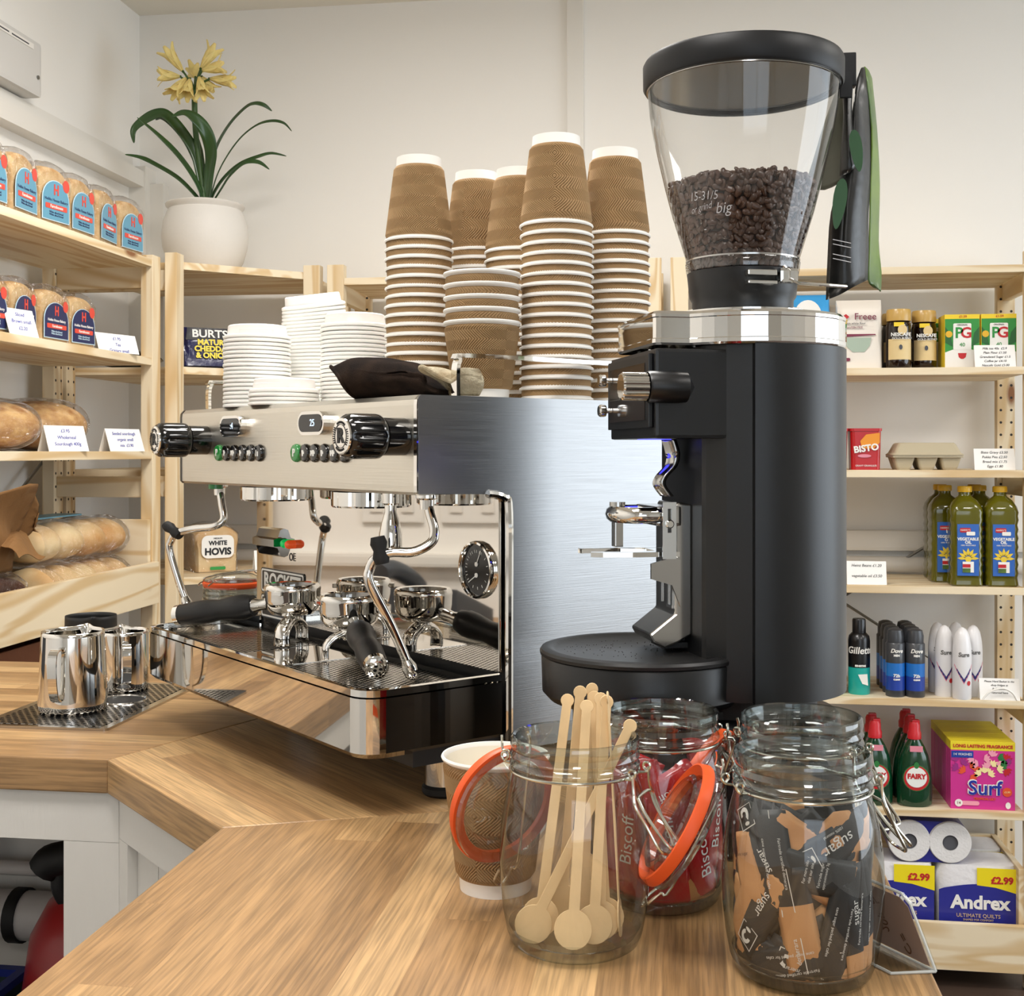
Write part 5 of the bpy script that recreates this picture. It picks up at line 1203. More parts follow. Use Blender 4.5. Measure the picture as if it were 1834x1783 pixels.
# ------------------------------------------------------------------ groceries on the right hand shelving
for nm, c, r in (('sugar_blue', '3f9fdc', .45), ('white_paper', 'f0ede6', .6), ('flour_bag', 'ece4d8', .6), ('ink_blue', '1c2f9a', .5), ('ink_maroon', '7d2b45', .5), ('ink_grey', '6b6a68', .6), ('ink_red', 'c01f26', .5), ('ink_green', '2a8f3c', .5),
                 ('ink_black', '1a1a1e', .6), ('bowl_green', 'a8b8a6', .6), ('gold_lid', 'c9a256', .3), ('cream_label', 'dfc58e', .5), ('pg_yellow', 'f1d02c', .5), ('pg_green', '2f8f3a', .5), ('pg_dark', '1f5f2c', .5), ('tin_red', 'b5161c', .35),
                 ('tin_orange', 'e8932a', .5), ('egg_pulp', 'b7ab90', .9), ('card_white', 'f4f2ee', .6), ('oil_label', '2c62b4', .45), ('oil_yellow', 'e6c63a', .5), ('oil_cap', 'e2b01e', .4), ('can_black', '0d0d0f', .3), ('can_teal', '1fa79c', .35), ('can_grey', '3a3c40', .35),
                 ('can_blue', '1f6fc0', .35), ('can_deepblue', '20409c', .35), ('can_white', 'e8e6e6', .3), ('can_pink', 'e08a9a', .5), ('can_navy', '232a6a', .5), ('fairy_cap', 'c8202a', .4), ('fairy_label', 'eef0ea', .4), ('surf_pink', 'd0318f', .45), ('surf_purple', '9c2a80', .5),
                 ('surf_yellow', 'e9d52a', .5), ('surf_flower', 'f2a0b4', .5), ('surf_orange', 'e2552c', .5), ('surf_cream', 'f6e3a4', .5), ('quilt_white', 'eeecec', .6), ('pack_blue', '2c2f8c', .3), ('pack_yellow', 'f2dd1c', .4), ('core_grey', '55555a', .8), ('wrap_beige', 'd8b896', .5), ('flower_green', '2c7a3a', .6)):
    mat(nm, c, r, coat=.15 if r < .46 else 0)
mat('coffee_glass', '1d0f08', .08, coat=.4); mat('oil_liquid', '6e6a12', .08, coat=.5, trans=.35); mat('dish_green', '0d3a22', .10, coat=.4)
GP = 'in the right shelving unit'
def pillow(w_, d_, h_, seed=0, top=.25, wr=.004):
    """soft paper/plastic bag with pinched flat top, base centre at origin, front towards -y"""
    rnd = random.Random(seed); ph = [rnd.uniform(0, 6) for _ in range(4)]; m = MB(); N_, K = 32, 16
    vs = []; fs = []
    for j in range(K + 1):
        f = j / K; sq = 1 if f < 1 - top else max(.10, 1 - ((f - (1 - top)) / top) ** 1.3); ww = w_ / 2 * (1 - .03 * sin(pi * f))
        for i in range(N_):
            a = 2 * pi * i / N_; c, s_ = cos(a), sin(a); e = .32
            x = ww * (abs(c) ** e) * (1 if c > 0 else -1); y = d_ / 2 * sq * (abs(s_) ** e) * (1 if s_ > 0 else -1) * (1 - .25 * (1 - f) ** 4 * 0)
            k = wr * (sin(7 * f + 3 * a + ph[0]) * sin(5 * a + ph[1])) * sin(pi * f)
            vs.append((x + k * .4, y + k, h_ * f))
    for j in range(K):
        for i in range(N_): fs.append((j * N_ + i, j * N_ + (i + 1) % N_, (j + 1) * N_ + (i + 1) % N_, (j + 1) * N_ + i))
    fs += [tuple(reversed(range(N_))), tuple(range(K * N_, (K + 1) * N_))]; return m.add(vs, fs, 0, True)
def ftext(par, s, sz, x, z, mt, y, nm='lettering', rz=0, **kw):
    m = MB(); text(m, s, sz, frame((x, y, z), (1, 0, 0), (0, 0, 1)) @ Rz(rz), **kw); return m.build(nm, mt, par)
def fpoly(par, P, mt, y, nm, th=.0006):
    m = MB(); m.prism(P, 0, th, T=frame((0, y, 0), (1, 0, 0), (0, 0, 1))); return m.build(nm, mt, par)
def oval(cx_, cz, a, b_, n=24): return [(cx_ + a * cos(2 * pi * i / n), cz + b_ * sin(2 * pi * i / n)) for i in range(n)]
def rect(x0, x1, z0, z1): return [(x0, z0), (x1, z0), (x1, z1), (x0, z1)]
def card(label, x, y, z, w_, h_, lines, rz=0, tilt=14, size=.0085, group='handwritten price cards', mt='ink_blue'):
    t = thing('price_card', label, 'price card', (x, y, z), rz, group)
    T = Rx(-tilt); m = MB(); m.box(-w_ / 2, w_ / 2, -.0006, .0006, 0, h_, T=T); m.box(-w_ / 2, w_ / 2, 0, .0012, 0, h_ * .96, T=Tr(0, h_ * sin(R(tilt)) * 1.9 - .0, 0) @ Rx(tilt)); m.build('card', 'card_white', t)
    m = MB()
    for k, s in enumerate(lines): text(m, s, size, T @ frame((0, -.0010, h_ - size * (1.15 + 1.35 * k)), (1, 0, 0), (0, 0, 1)), shear=.2, extrude=.0002)
    m.build('handwriting', mt, t); return t
L1, L2, L3, L4, L5, L6 = 1.487, 1.240, .960, .689, .4232, .062
# bags
t = thing('sugar_bag', 'blue bag of granulated sugar beside the grinder hopper base', 'sugar bag', (.300, 3.13, L1), 0)
pillow(.110, .070, .186, 1).build('bag', 'sugar_blue', t); fpoly(t, oval(0, .128, .034, .042), 'white_paper', -.0365, 'white_panel'); ftext(t, 'SILVER', .030, 0, .112, 'ink_blue', -.0385, bold=.0012, extrude=.0008); ftext(t, 'SPOON', .026, 0, .080, 'ink_blue', -.0385, bold=.001, extrude=.0008)
def flour(lab, x, y):
    t = thing('flour_bag', lab, 'flour bag', (x, y, L1), 0, 'flour bags'); pillow(.108, .068, .170, 3, .18).build('bag', 'flour_bag', t)
    ftext(t, 'Freee', .023, .012, .126, 'ink_maroon', -.0370, extrude=.0008); fpoly(t, [(-.044, .126), (-.034, .133), (-.026, .126), (-.034, .119)], 'ink_red', -.0372, 'emblem')
    ftext(t, 'plain white flour', .0075, -.012, .110, 'ink_grey', -.0370, extrude=.0006); ftext(t, 'GLUTEN FREE', .0065, -.014, .100, 'ink_maroon', -.0370, extrude=.0006)
    fpoly(t, [(-.040, .075), (.026, .075), (.022, .055), (.010, .040), (-.018, .040), (-.034, .055)], 'bowl_green', -.0372, 'printed_bowl'); fpoly(t, [(-.040, .0770), (.036, .0810), (.036, .0835), (-.040, .0840)], 'ink_maroon', -.0374, 'printed_whisk'); fpoly(t, rrect(-.042, -.024, .018, .026, .003), 'ink_maroon', -.0365, 'printed_tag')
flour('white bag of gluten-free flour with a printed bowl, left of the coffee jars', .424, 3.12); flour('white flour bag standing behind the front flour bag', .412, 3.21)
def cjar(lab, x, y):
    t = thing('coffee_jar', lab, 'coffee jar', (x, y, L1), 0, 'instant coffee jars')
    MB().lathe([(0, 0), (.026, 0), (.029, .004), (.030, .02), (.0295, .10), (.028, .110), (.025, .114)], 6 * 6).build('glass_body', 'coffee_glass', t)
    m = MB(); m.lathe([(.0285, .1145), (.0290, .118), (.0290, .138), (.0275, .143), (0, .1435)], 40)
    m.build('lid', 'gold_lid', t)
    m = MB(); m.lathe([(.0306, .020), (.0306, .070)], 24, a0=R(-150), a1=R(-30)); m.build('label', 'cream_label', t)
    fpoly(t, oval(.004, .092, .011, .012), 'cream_label', -.0310, 'printed_swirl'); fpoly(t, rect(-.016, .008, .100, .110), 'pg_yellow', -.0308, 'price_flash'); ftext(t, 'NESCAFE', .0115, 0, .080, 'white_paper', -.0325, bold=.0003); ftext(t, 'GOLD BLEND', .0075, .002, .071, 'white_paper', -.0325); fpoly(t, oval(0, .050, .004, .006), 'coffee_glass', -.0318, 'printed_bean')
cjar('front left jar of instant coffee with a gold lid', .517, 3.10); cjar('right jar of instant coffee with a gold lid, beside the tea boxes', .584, 3.14); cjar('jar of instant coffee behind the left jar', .520, 3.19)
def tea(lab, x, y, sh=0):
    t = thing('tea_box', lab, 'tea box', (x, y, L1), 0, 'tea boxes'); w_ = .041
    MB().box(-w_, w_, 0, .075, 0, .130, .001).build('carton', 'pg_yellow', t); fpoly(t, rect(-.040, .040, .002, .119), 'pg_green', -.0002, 'green_face'); fpoly(t, [(-.040, .002), (.040, .002), (.040, .038), (.018, .046), (0, .049), (-.018, .046), (-.040, .038)], 'white_paper', -.0008, 'white_base')
    for sg in (-1, 1): fpoly(t, [(sg * .040, .062), (sg * .022, .052), (sg * .028, .085), (sg * .040, .100)][::sg], 'pg_dark', -.0008, 'printed_leaf')
    fpoly(t, rrect(-.021, .021, .044, .108, .003), 'white_paper', -.0014, 'centre_panel'); ftext(t, 'P', .036, -.008, .084, 'ink_green', -.0024, bold=.0008); ftext(t, 'G', .036, .009, .084, 'ink_red', -.0024, bold=.0008); ftext(t, 'ORIGINAL', .0055, 0, .104, 'ink_grey', -.0024); ftext(t, '40', .013, 0, .056, 'ink_green', -.0024)
    fpoly(t, [(-.010, .036), (.010, .036), (.008, .026), (.003, .022), (-.003, .022), (-.008, .026)], 'ink_red', -.0014, 'printed_cup'); fpoly(t, oval(-.031, .082, .008, .008), 'oil_cap', -.0014, 'printed_badge'); ftext(t, '£1.59', .008, .002, .1245, 'ink_red', -.0008, extrude=.0003)
tea('left front box of tea bags with green leaves', .666, 3.10); tea('right front box of tea bags behind the price card', .751, 3.10); tea('box of tea bags at the back, left of the front pair', .640, 3.20)
card('handwritten price card leaning on the right tea box', .737, 3.073, L1, .094, .055, ['Milk tea 40s  £2.9', 'Plain Flour £1.50', 'Granulated Sugar £1.5', 'Coffee jar £4.10', 'Nescafe Gold £5.00'], size=.0078, mt='ink_black')
# gravy tins
def tin(lab, x, y):
    t = thing('gravy_tin', lab, 'tin', (x, y, L2), 0, 'gravy tins')
    m = MB(); P0 = rrect(-.034, .034, -.030, .030, .010); P1 = rrect(-.0365, .0365, -.032, .032, .010); n = len(P0); m.add([(a, b_, 0) for a, b_ in P0] + [(a, b_, .094) for a, b_ in P1], [tuple(reversed(range(n))), tuple(range(n, 2 * n))] + [(i, (i + 1) % n, n + (i + 1) % n, n + i) for i in range(n)]); m.build('drum', 'tin_red', t)
    MB().prism(rrect(-.0385, .0385, -.034, .034, .010), .0942, .1010).build('lid', 'tin_red', t)
    fpoly(t, [(-.014, .070), (0, .086), (.032, .090), (.032, .066), (.018, .052), (-.010, .052)], 'tin_orange', -.0325, 'printed_flash'); ftext(t, 'BISTO', .022, 0, .052, 'white_paper', -.0340, 'lettering', 8, bold=.0008); ftext(t, 'GRAVY GRANULES', .006, 0, .010, 'white_paper', -.0312); fpoly(t, oval(-.004, .034, .016, .004), 'can_pink', -.0325, 'printed_steam')
tin('red tin of gravy granules on the middle shelf, its front fully in view', .437, 3.11); tin('red tin of gravy granules half hidden by the grinder', .358, 3.11)
# egg box
t = thing('egg_box', 'grey pulp half-dozen egg box on the middle shelf', 'egg box', (.582, 3.13, L2), 0)
def loft(rings, close=True):
    m = MB(); n = len(rings[0]); vs = [v for r_ in rings for v in r_]; fs = [(j * n + i, j * n + (i + 1) % n, (j + 1) * n + (i + 1) % n, (j + 1) * n + i) for j in range(len(rings) - 1) for i in range(n)]
    fs += [tuple(reversed(range(n))), tuple(range((len(rings) - 1) * n, len(rings) * n))]; return m.add(vs, fs)
R_ = lambda a, b_, z, r=.008: [(x, y, z) for x, y in rrect(-a, a, -b_, b_, r)]
m = loft([R_(.083, .056, .034), R_(.084, .057, .037), R_(.078, .052, .042), R_(.068, .042, .063), R_(.064, .038, .066)]); m.build('lid', 'egg_pulp', t)
m = MB()
for i in range(3):
    for j in range(2):
        c = loft([[(x + (-.054 + .054 * i), y + (-.026 + .052 * j), z) for x, y, z in R_(a, b_, z, .006)] for a, b_, z in ((.015, .014, 0), (.018, .017, .006), (.0255, .0240, .0325))]); m.add(c.v, c.f)
m.box(-.082, .082, -.055, .055, .030, .0335, .001); m.build('tray', 'egg_pulp', t)
card('handwritten price card at the right end of the middle shelf', .740, 3.09, L2, .094, .053, ['Bisto Gravy £3.50', 'Pukka Pies £2.50', 'Bread mix £1.75', 'Eggs £1.80'], size=.0085, mt='ink_black')
# oil
def oil(lab, x, y):
    t = thing('oil_bottle', lab, 'oil bottle', (x, y, L3), 0, 'cooking oil bottles')
    def ring(a, z, r=.012): return [(px_, py_, z) for px_, py_ in rrect(-a, a, -a * .92, a * .92, min(r, a * .8), 4)]
    rg = [ring(.034, 0), ring(.0375, .004)]
    for k in range(13): rg += [ring(.0375 if k % 2 else .0355, .022 + k * .0105)]
    rg += [ring(.0378, .160), ring(.0365, .170), ring(.0378, .178), ring(.036, .192, .02), ring(.027, .207, .02), ring(.0155, .216), ring(.0140, .220), ring(.0140, .226)]
    m = loft(rg); m.sm = [True] * len(m.sm); o = m.build('bottle', 'oil_liquid', t)
    m = MB(); m.lathe([(.0165, .2262), (.0170, .228), (.0170, .238), (.0155, .2405), (0, .2408)], 24); m.build('cap', 'oil_cap', t)
    fpoly(t, rect(-.025, .025, .026, .150), 'oil_label', -.0372, 'label'); fpoly(t, rrect(-.019, .006, .130, .141, .003), 'ink_red', -.0380, 'brand_patch'); fpoly(t, rrect(-.004, .016, .123, .132, .002), 'white_paper', -.0386, 'white_patch'); ftext(t, "HARRY'S", .006, -.0065, .1355, 'white_paper', -.0388)
    ftext(t, 'VEGETABLE', .0095, 0, .114, 'white_paper', -.0382, bold=.0003); ftext(t, 'OIL', .0095, 0, .106, 'white_paper', -.0382, bold=.0003); ftext(t, '100% VEGETABLE', .0045, 0, .099, 'white_paper', -.0382)
    m = MB()
    for k in range(7):
        a = R(180 * k / 6); m.prism([(0.007 * cos(a) - .003 * sin(a), .007 * sin(a) + .003 * cos(a)), (.016 * cos(a) - .0035 * sin(a), .016 * sin(a) + .0035 * cos(a)), (.025 * cos(a), .025 * sin(a)), (.016 * cos(a) + .0035 * sin(a), .016 * sin(a) - .0035 * cos(a)), (.007 * cos(a) + .003 * sin(a), .007 * sin(a) - .003 * cos(a))][::-1], 0, .0006, T=frame((0, -.0380, .068), (1, 0, 0), (0, 0, 1)))
    m.prism(oval(0, 0, .007, .007), 0, .0008, T=frame((0, -.0382, .066), (1, 0, 0), (0, 0, 1))); m.build('printed_sunflower', 'oil_yellow', t)
    fpoly(t, rect(-.013, .013, .034, .060), 'white_paper', -.0386, 'printed_pack'); fpoly(t, rect(-.013, .005, .046, .054), 'ink_red', -.0393, 'red_stripe'); fpoly(t, rect(-.013, .005, .034, .044), 'bag_green', -.0393, 'green_stripe')
for lab, x, y in (('front left bottle of vegetable oil with yellow cap', .675, 3.115), ('front right bottle of vegetable oil with yellow cap', .757, 3.115), ('vegetable oil bottle at the left edge, behind the front left one', .645, 3.198), ('vegetable oil bottle behind the front right one', .728, 3.198), ('vegetable oil bottle at the very back left', .650, 3.28), ('vegetable oil bottle at the very back right', .735, 3.28)): oil(lab, x, y)
card('handwritten price card alone on the left of the oil shelf', .440, 3.085, L3, .094, .058, ['Heinz Beans £1.20', '', 'vegetable oil £3.50'], size=.0095, mt='ink_black')
# cans
def can(name, lab, x, y, r, prof, bands, grp, texts, z=L4, cat='can'):
    t = thing(name, lab, cat, (x, y, z), 0, grp)
    for nm, mt, p in bands: MB().lathe(p, 28).build(nm, mt, t)
    for s, sz, zz, mt, sh in texts:
        m = MB(); text(m, s, sz, frame((0, -r - .0008, zz), (1, 0, 0), (0, 0, 1)), wrap=r, shear=sh, bold=.0004, extrude=.0003); m.build('lettering', mt, t)
    return t
for lab, x in (('black and teal shaving foam can, the one in full view', .426), ('black and teal shaving foam can at the left, cut off by the grinder', .366)):
    t = can('shaving_foam_can', lab, x, 3.12, .0265, None, [('can_base', 'can_teal', [(0, 0), (.025, 0), (.0265, .003), (.0265, .066)]), ('can_top', 'can_black', [(.0265, .0661), (.0265, .130), (.0245, .142), (.018, .149)]), ('cap', 'can_black', [(.0165, .1491), (.0165, .180), (.0150, .184), (0, .1845)])], 'shaving foam cans',
        [('Gillette', .0235, .108, 'white_paper', .15), ('SENSITIVE', .006, .071, 'white_paper', 0)]); fpoly(t, [(-.006, .05), (.016, .052), (.018, .024), (.004, .028)], 'white_paper', -.0270, 'printed_flash')
def dove(lab, x, y):
    t = can('deodorant_can', lab, x, y, .0228, None, [('can_foot', 'can_grey', [(0, 0), (.022, 0), (.0228, .002), (.0228, .016)]), ('can_lower', 'can_deepblue', [(.0228, .0161), (.0228, .050)]), ('can_band', 'can_blue', [(.0228, .0501), (.0228, .082)]), ('can_upper', 'can_grey', [(.0228, .0821), (.0228, .128), (.0205, .131)]), ('cap', 'can_grey', [(.0198, .1311), (.0200, .148), (.0170, .161), (.008, .165), (0, .1655)])], 'men\'s deodorant cans',
        [('Dove', .0135, .112, 'white_paper', .3), ('MEN', .007, .101, 'white_paper', 0), ('72h', .0105, .052, 'white_paper', 0), ('CLEAN', .005, .043, 'white_paper', 0)])
k = 0
for j, y in enumerate((3.10, 3.148, 3.196, 3.244)):
    for i, x in enumerate((.509, .556)): dove('dark blue deodorant can, %s column, %s row' % (('left', 'right')[i], ('front', 'second', 'third', 'back')[j]), x, y)
def sure(lab, x, y):
    t = can('deodorant_can', lab, x, y, .0222, None, [('can', 'can_white', [(0, 0), (.021, 0), (.0222, .003), (.0222, .108), (.0216, .122), (.0195, .140), (.0160, .156), (.0100, .167), (.004, .171), (0, .172)])], 'white deodorant cans',
        [('Sure', .0145, .108, 'ink_grey', .1)])
    m = MB()
    for w_, h_, mt in ((.0205, .070, 'can_pink'),): pass
    def wr(x_, z_, d_): a = x_ / .0222; return (( .0222 + d_) * sin(a), -(.0222 + d_) * cos(a), z_)
    for mt, w_, zt_, zb_, th, nm in (('can_pink', .024, .086, .044, .006, 'pink_chevron'), ('can_navy', .017, .076, .050, .009, 'navy_chevron')):
        m = MB(); P = []; n = 10
        for i in range(n + 1):
            u = -1 + 2 * i / n; z_ = zb_ + (zt_ - zb_) * abs(u); P.append((u * w_, z_, z_ - th * (1 - abs(u) * .3)))
        vs = [wr(a, z1, .0006) for a, z1, z2 in P] + [wr(a, z2, .0006) for a, z1, z2 in P]; m.add(vs, [(i, n + 1 + i, n + 2 + i, i + 1) for i in range(n)]); m.build(nm, mt, t)
    m = MB(); m.add([wr(.012 + .005 * cos(a), .040 + .006 * sin(a), .0008) for a in [2 * pi * i / 10 for i in range(10)]] , [tuple(range(10))]); m.build('printed_fruit', 'ink_red', t)
for lab, x, y in (('white deodorant can nearest the front', .663, 3.088), ('white deodorant can just left of the front one', .628, 3.118), ('white deodorant can just right of the front one', .698, 3.130), ('white deodorant can at the back left', .622, 3.170), ('white deodorant can at the back right', .668, 3.180)): sure(lab, x, y)
t = card('printed notice in a white plastic stand at the right end of the toiletries shelf', .748, 3.075, L4, .092, .052, ['Please Hand Basket in the', 'shop fridges at', 'Refill bottles', 'returned here'], size=.0066, mt='ink_black')
m = MB(); m.tube(smoothpath([(-.042, -.010, .003), (-.030, -.010, .018), (-.012, -.010, .028), (.008, -.010, .030), (.026, -.010, .020), (.036, -.010, .003)], 5), .0030, 8, flat=.8); m.build('stand_glare_arc', 'white_paper', t)  # white arc stands in for the plastic stand and the glare on it
# washing up liquid and washing powder
def fairy(lab, x, y):
    t = thing('washing_up_liquid', lab, 'bottle', (x, y, L5), 0, 'washing-up liquid bottles')
    def el(a, b_, z): return [(a * cos(2 * pi * i / 28), b_ * sin(2 * pi * i / 28), z) for i in range(28)]
    m = loft([el(.036, .022, 0), el(.0415, .026, .005), el(.0425, .027, .03), el(.0420, .027, .065), el(.0390, .025, .095), el(.0330, .022, .122), el(.0250, .019, .142), el(.0170, .0155, .156), el(.0135, .0135, .162)]); m.sm = [True] * len(m.sm); m.build('bottle', 'dish_green', t)
    MB().lathe([(.0200, .1560), (.0180, .162), (.0170, .170), (.0145, .180)], 20).build('collar', 'can_pink', t) if 0 else None
    MB().lathe([(.0165, .1622), (.0165, .176), (.0140, .182), (.0140, .196), (.0110, .203), (0, .204)], 20).box(-.006, .012, -.008, .008, .198, .208, .002).build('cap', 'fairy_cap', t)
    fpoly(t, oval(0, .072, .0315, .032), 'flower_green', -.0272, 'label_edge'); fpoly(t, oval(0, .072, .0295, .030), 'ink_red', -.0280, 'label_ring'); fpoly(t, oval(0, .074, .0245, .0245), 'fairy_label', -.0288, 'label'); ftext(t, 'FAIRY', .0165, 0, .076, 'ink_red', -.0298, bold=.0008)
    fpoly(t, oval(0, .103, .006, .008), 'flower_green', -.0290, 'printed_leaf'); fpoly(t, rect(-.014, .016, .134, .148), 'can_pink', -.0215, 'neck_label')
for lab, x, y in (('green washing-up liquid bottle, front of the right column', .555, 3.105), ('green washing-up liquid bottle, front of the left column', .462, 3.105), ('green washing-up liquid bottle behind the front right one', .555, 3.168), ('green washing-up liquid bottle behind the front left one', .462, 3.168), ('green washing-up liquid bottle at the back of the right column', .555, 3.231)): fairy(lab, x, y)
def surf(lab, y, front):
    t = thing('washing_powder_box', lab, 'box', (.7105, y, L5), 0, 'washing powder boxes')
    MB().box(-.0745, .0745, 0, .046, 0, .142, .001).build('carton', 'surf_pink', t); MB().box(-.0747, .0747, -.0002, .0462, .1421, .163, .001).build('yellow_top', 'surf_yellow', t)
    if not front: return
    ftext(t, 'LONG LASTING FRAGRANCE', .0105, 0, .152, 'ink_red', -.0010, bold=.0003); fpoly(t, rect(-.073, -.022, .124, .140), 'can_deepblue', -.0010, 'blue_flash'); ftext(t, '14 WASHES', .0085, -.047, .132, 'white_paper', -.0016)
    for mt, P in (('surf_flower', [(.002, .120, 20), (.020, .128, 70), (.030, .112, -20), (.012, .100, 110), (-.010, .106, 160), (-.02, .122, 200)]), ('surf_orange', [(-.030, .100, 30), (-.018, .092, 80), (-.040, .090, 150), (-.028, .082, -40)]), ('surf_cream', [(.004, .088, 90), (.012, .084, 30), (-.004, .084, 150), (.022, .104, 60), (.032, .098, 10)]), ('surf_purple', [(-.050, .108, 40), (-.062, .114, 100), (.050, .120, -30), (-.056, .098, 160)]), ('flower_green', [(.040, .106, 20), (.052, .108, 80), (.034, .126, 0)]), ('ink_red', [(.050, .098, -40), (.052, .120, 60)])):
        m = MB()
        for cx_, cz, an in P:
            for q in (-40, -13, 13, 40):
                a = R(an + q); m.prism([(cx_ + r_ * cos(a + d_), cz + r_ * sin(a + d_)) for r_, d_ in ((0, 0), (.011, -.36), (.0175, 0), (.011, .36))], .0002, .0006 + .0001 * (q + 32) / 32, T=frame((0, -.0006, 0), (1, 0, 0), (0, 0, 1)))
        m.build('printed_flowers', mt, t)['kind'] = 'stuff'
    ftext(t, 'Surf', .048, .003, .052, 'white_paper', -.0024, bold=.0022, extrude=.0004); ftext(t, 'Surf', .048, .004, .051, 'ink_blue', -.0032, bold=.0006, extrude=.0004); ftext(t, 'TROPICAL LILY', .0075, .004, .026, 'surf_orange', -.0012, bold=.0003)
    fpoly(t, rrect(-.064, -.008, .010, .020, .005), 'surf_flower', -.0010, 'wash_count'); fpoly(t, oval(-.056, .015, .009, .009), 'white_paper', -.0016, 'count_disc'); ftext(t, '14', .009, -.056, .015, 'ink_maroon', -.0024); fpoly(t, oval(.056, .044, .011, .011), 'surf_orange', -.0012, 'round_badge'); ftext(t, '£3.99', .006, .056, .044, 'surf_cream', -.0020); fpoly(t, oval(.058, .012, .006, .008), 'white_paper', -.0012, 'small_emblem')
for k, nm in enumerate(('front', 'second', 'third', 'fourth', 'back')): surf('pink washing powder box with yellow top, %s of the row' % nm, 3.085 + .048 * k, k == 0)
# toilet rolls
def packbody(w_, d_, h_, blue_h):
    m = MB(); m.T = Tr(0, d_ / 2, 0); N_ = 40; K = 10
    vs = []; fs = []
    for j in range(K + 1):
        f = j / K; q = 1 - .05 * abs(2 * f - 1) ** 6
        for i in range(N_):
            a = 2 * pi * i / N_; c, s_ = cos(a), sin(a); e = .35; b_ = 1 + .02 * sin(3 * a + 4 * f)
            vs.append((w_ / 2 * q * b_ * (abs(c) ** e) * (1 if c > 0 else -1), d_ / 2 * q * (abs(s_) ** e) * (1 if s_ > 0 else -1), h_ * f))
    for j in range(K):
        for i in range(N_): fs.append((j * N_ + i, j * N_ + (i + 1) % N_, (j + 1) * N_ + (i + 1) % N_, (j + 1) * N_ + i))
    fs += [tuple(reversed(range(N_))), tuple(range(K * N_, (K + 1) * N_))]; return m.add(vs, fs, 0, True)
mat('quilt_pack', 'ebe9ea', .35, bump=(60, .5)); mat('quilt_roll', 'e6e4e2', .9, bump=(200, .3))
def roll_pack(lab, x, y, z=L6, front=True):
    t = thing('toilet_roll_pack', lab, 'toilet rolls', (x, y, z), 0, 'toilet roll packs'); w_ = .187; packbody(w_, .115, .222, 0).build('wrapped_rolls', 'quilt_pack', t)
    yy = -.0010
    P = [(-.0915, .085), (.0915, .085), (.0915, .160)] + [(.0915 - .183 * i / 16, .158 + .018 * sin(pi * (i / 16) ** .8) + .006 * (i / 16)) for i in range(1, 16)] + [(-.0915, .162)]
    fpoly(t, [(a, b_ - .060 if b_ < .1 else b_) for a, b_ in P], 'pack_blue', yy, 'blue_band'); fpoly(t, [(-.003, .1760), (.040, .1720), (.0925, .158), (.0925, .218), (-.003, .218)], 'pack_yellow', yy - .0006, 'yellow_flash')
    ftext(t, '£2.99', .023, .055, .189, 'ink_red', yy - .0020, bold=.0008); ftext(t, 'Andrex', .044, .004, .133, 'white_paper', yy - .0016, bold=.0016); ftext(t, 'ULTIMATE QUILTS', .0125, 0, .102, 'wrap_beige', yy - .0016); ftext(t, 'SHAPED FOR COMFORT', .0065, 0, .092, 'wrap_beige', yy - .0016)
    fpoly(t, rrect(.058, .084, .040, .085, .002), 'wrap_beige', yy - .0014, 'small_picture'); fpoly(t, [(.066, .052), (.076, .052), (.078, .06), (.071, .070), (.064, .06)], 'white_paper', yy - .0022, 'printed_figure'); ftext(t, 'AIR', .009, .071, .046, 'ink_black', yy - .0024)
    return t
roll_pack('four-pack of quilted toilet rolls, right end of the bottom shelf', .702, 3.095); roll_pack('four-pack of quilted toilet rolls, left of the right-hand pack', .508, 3.095); roll_pack('four-pack of quilted toilet rolls behind the right-hand pack', .702, 3.222)
t = thing('toilet_roll_pack', 'two-roll pack laid end-on on top of the toilet roll packs', 'toilet rolls', (.590, 3.10, .286), 0, 'toilet roll packs')
m = MB(); m.prism(rrect(-.097, .097, 0, .099, .045, 8), .003, .115, T=frame((0, .118, 0), (1, 0, 0), (0, 0, 1))); m.build('wrapper', 'pack_blue', t)
for sg in (-1, 1):
    o = MB().lathe([(.018, 0), (.0485, 0), (.0505, -.003), (.0505, -.006)][::-1], 40, T=frame((sg * .048, -.003, .0505), (1, 0, 0), (0, 0, 1))).build('roll', 'quilt_roll', t)
    MB().lathe([(0, -.004), (.018, -.004), (.018, .0005)], 24, T=frame((sg * .048, -.0035, .0505), (1, 0, 0), (0, 0, 1))).build('cardboard_core', 'core_grey', o)
# ------------------------------------------------------------------ bread on the left shelving
mat('bread', 'c0925a', .8, var=(30, .3, 'e0c493'), bump=(60, .5)); mat('crust', 'a8743e', .75, var=(34, .4, 'dcb67c'), bump=(55, .9)); mat('dark_bread', '5c3320', .6, var=(18, .4), bump=(40, .4)); mat('roll_bread', 'cf9a58', .6, var=(9, .4, 'ecd6a8'), bump=(20, .2))
clear_mat('bread_film', (.97, .96, .95), (.82, .80, .78), 1.5, .16, 3.0, boost=3.5)
mat('bag_blue', '5b93ab', .35); mat('bag_navy', '1f2a55', .35); mat('bag_red', 'd2493a', .4); mat('bag_line', 'b9d2de', .5); mat('bag_brown', '8a5230', .5)
def slice_profile(w_, h_, n=8):
    """bread slice outline with a domed top, base centre at origin"""
    P = [(-w_ * .46, 0), (w_ * .46, 0), (w_ * .47, h_ * .55), (w_ * .5, h_ * .68), (w_ * .49, h_ * .82)]
    for i in range(1, n): a = pi * .12 + pi * .76 * i / n; P.append((w_ * .42 * cos(a) * 1.08, h_ * (.80 + .20 * sin(a))))
    return P + [(-w_ * .49, h_ * .82), (-w_ * .5, h_ * .68), (-w_ * .47, h_ * .55)]
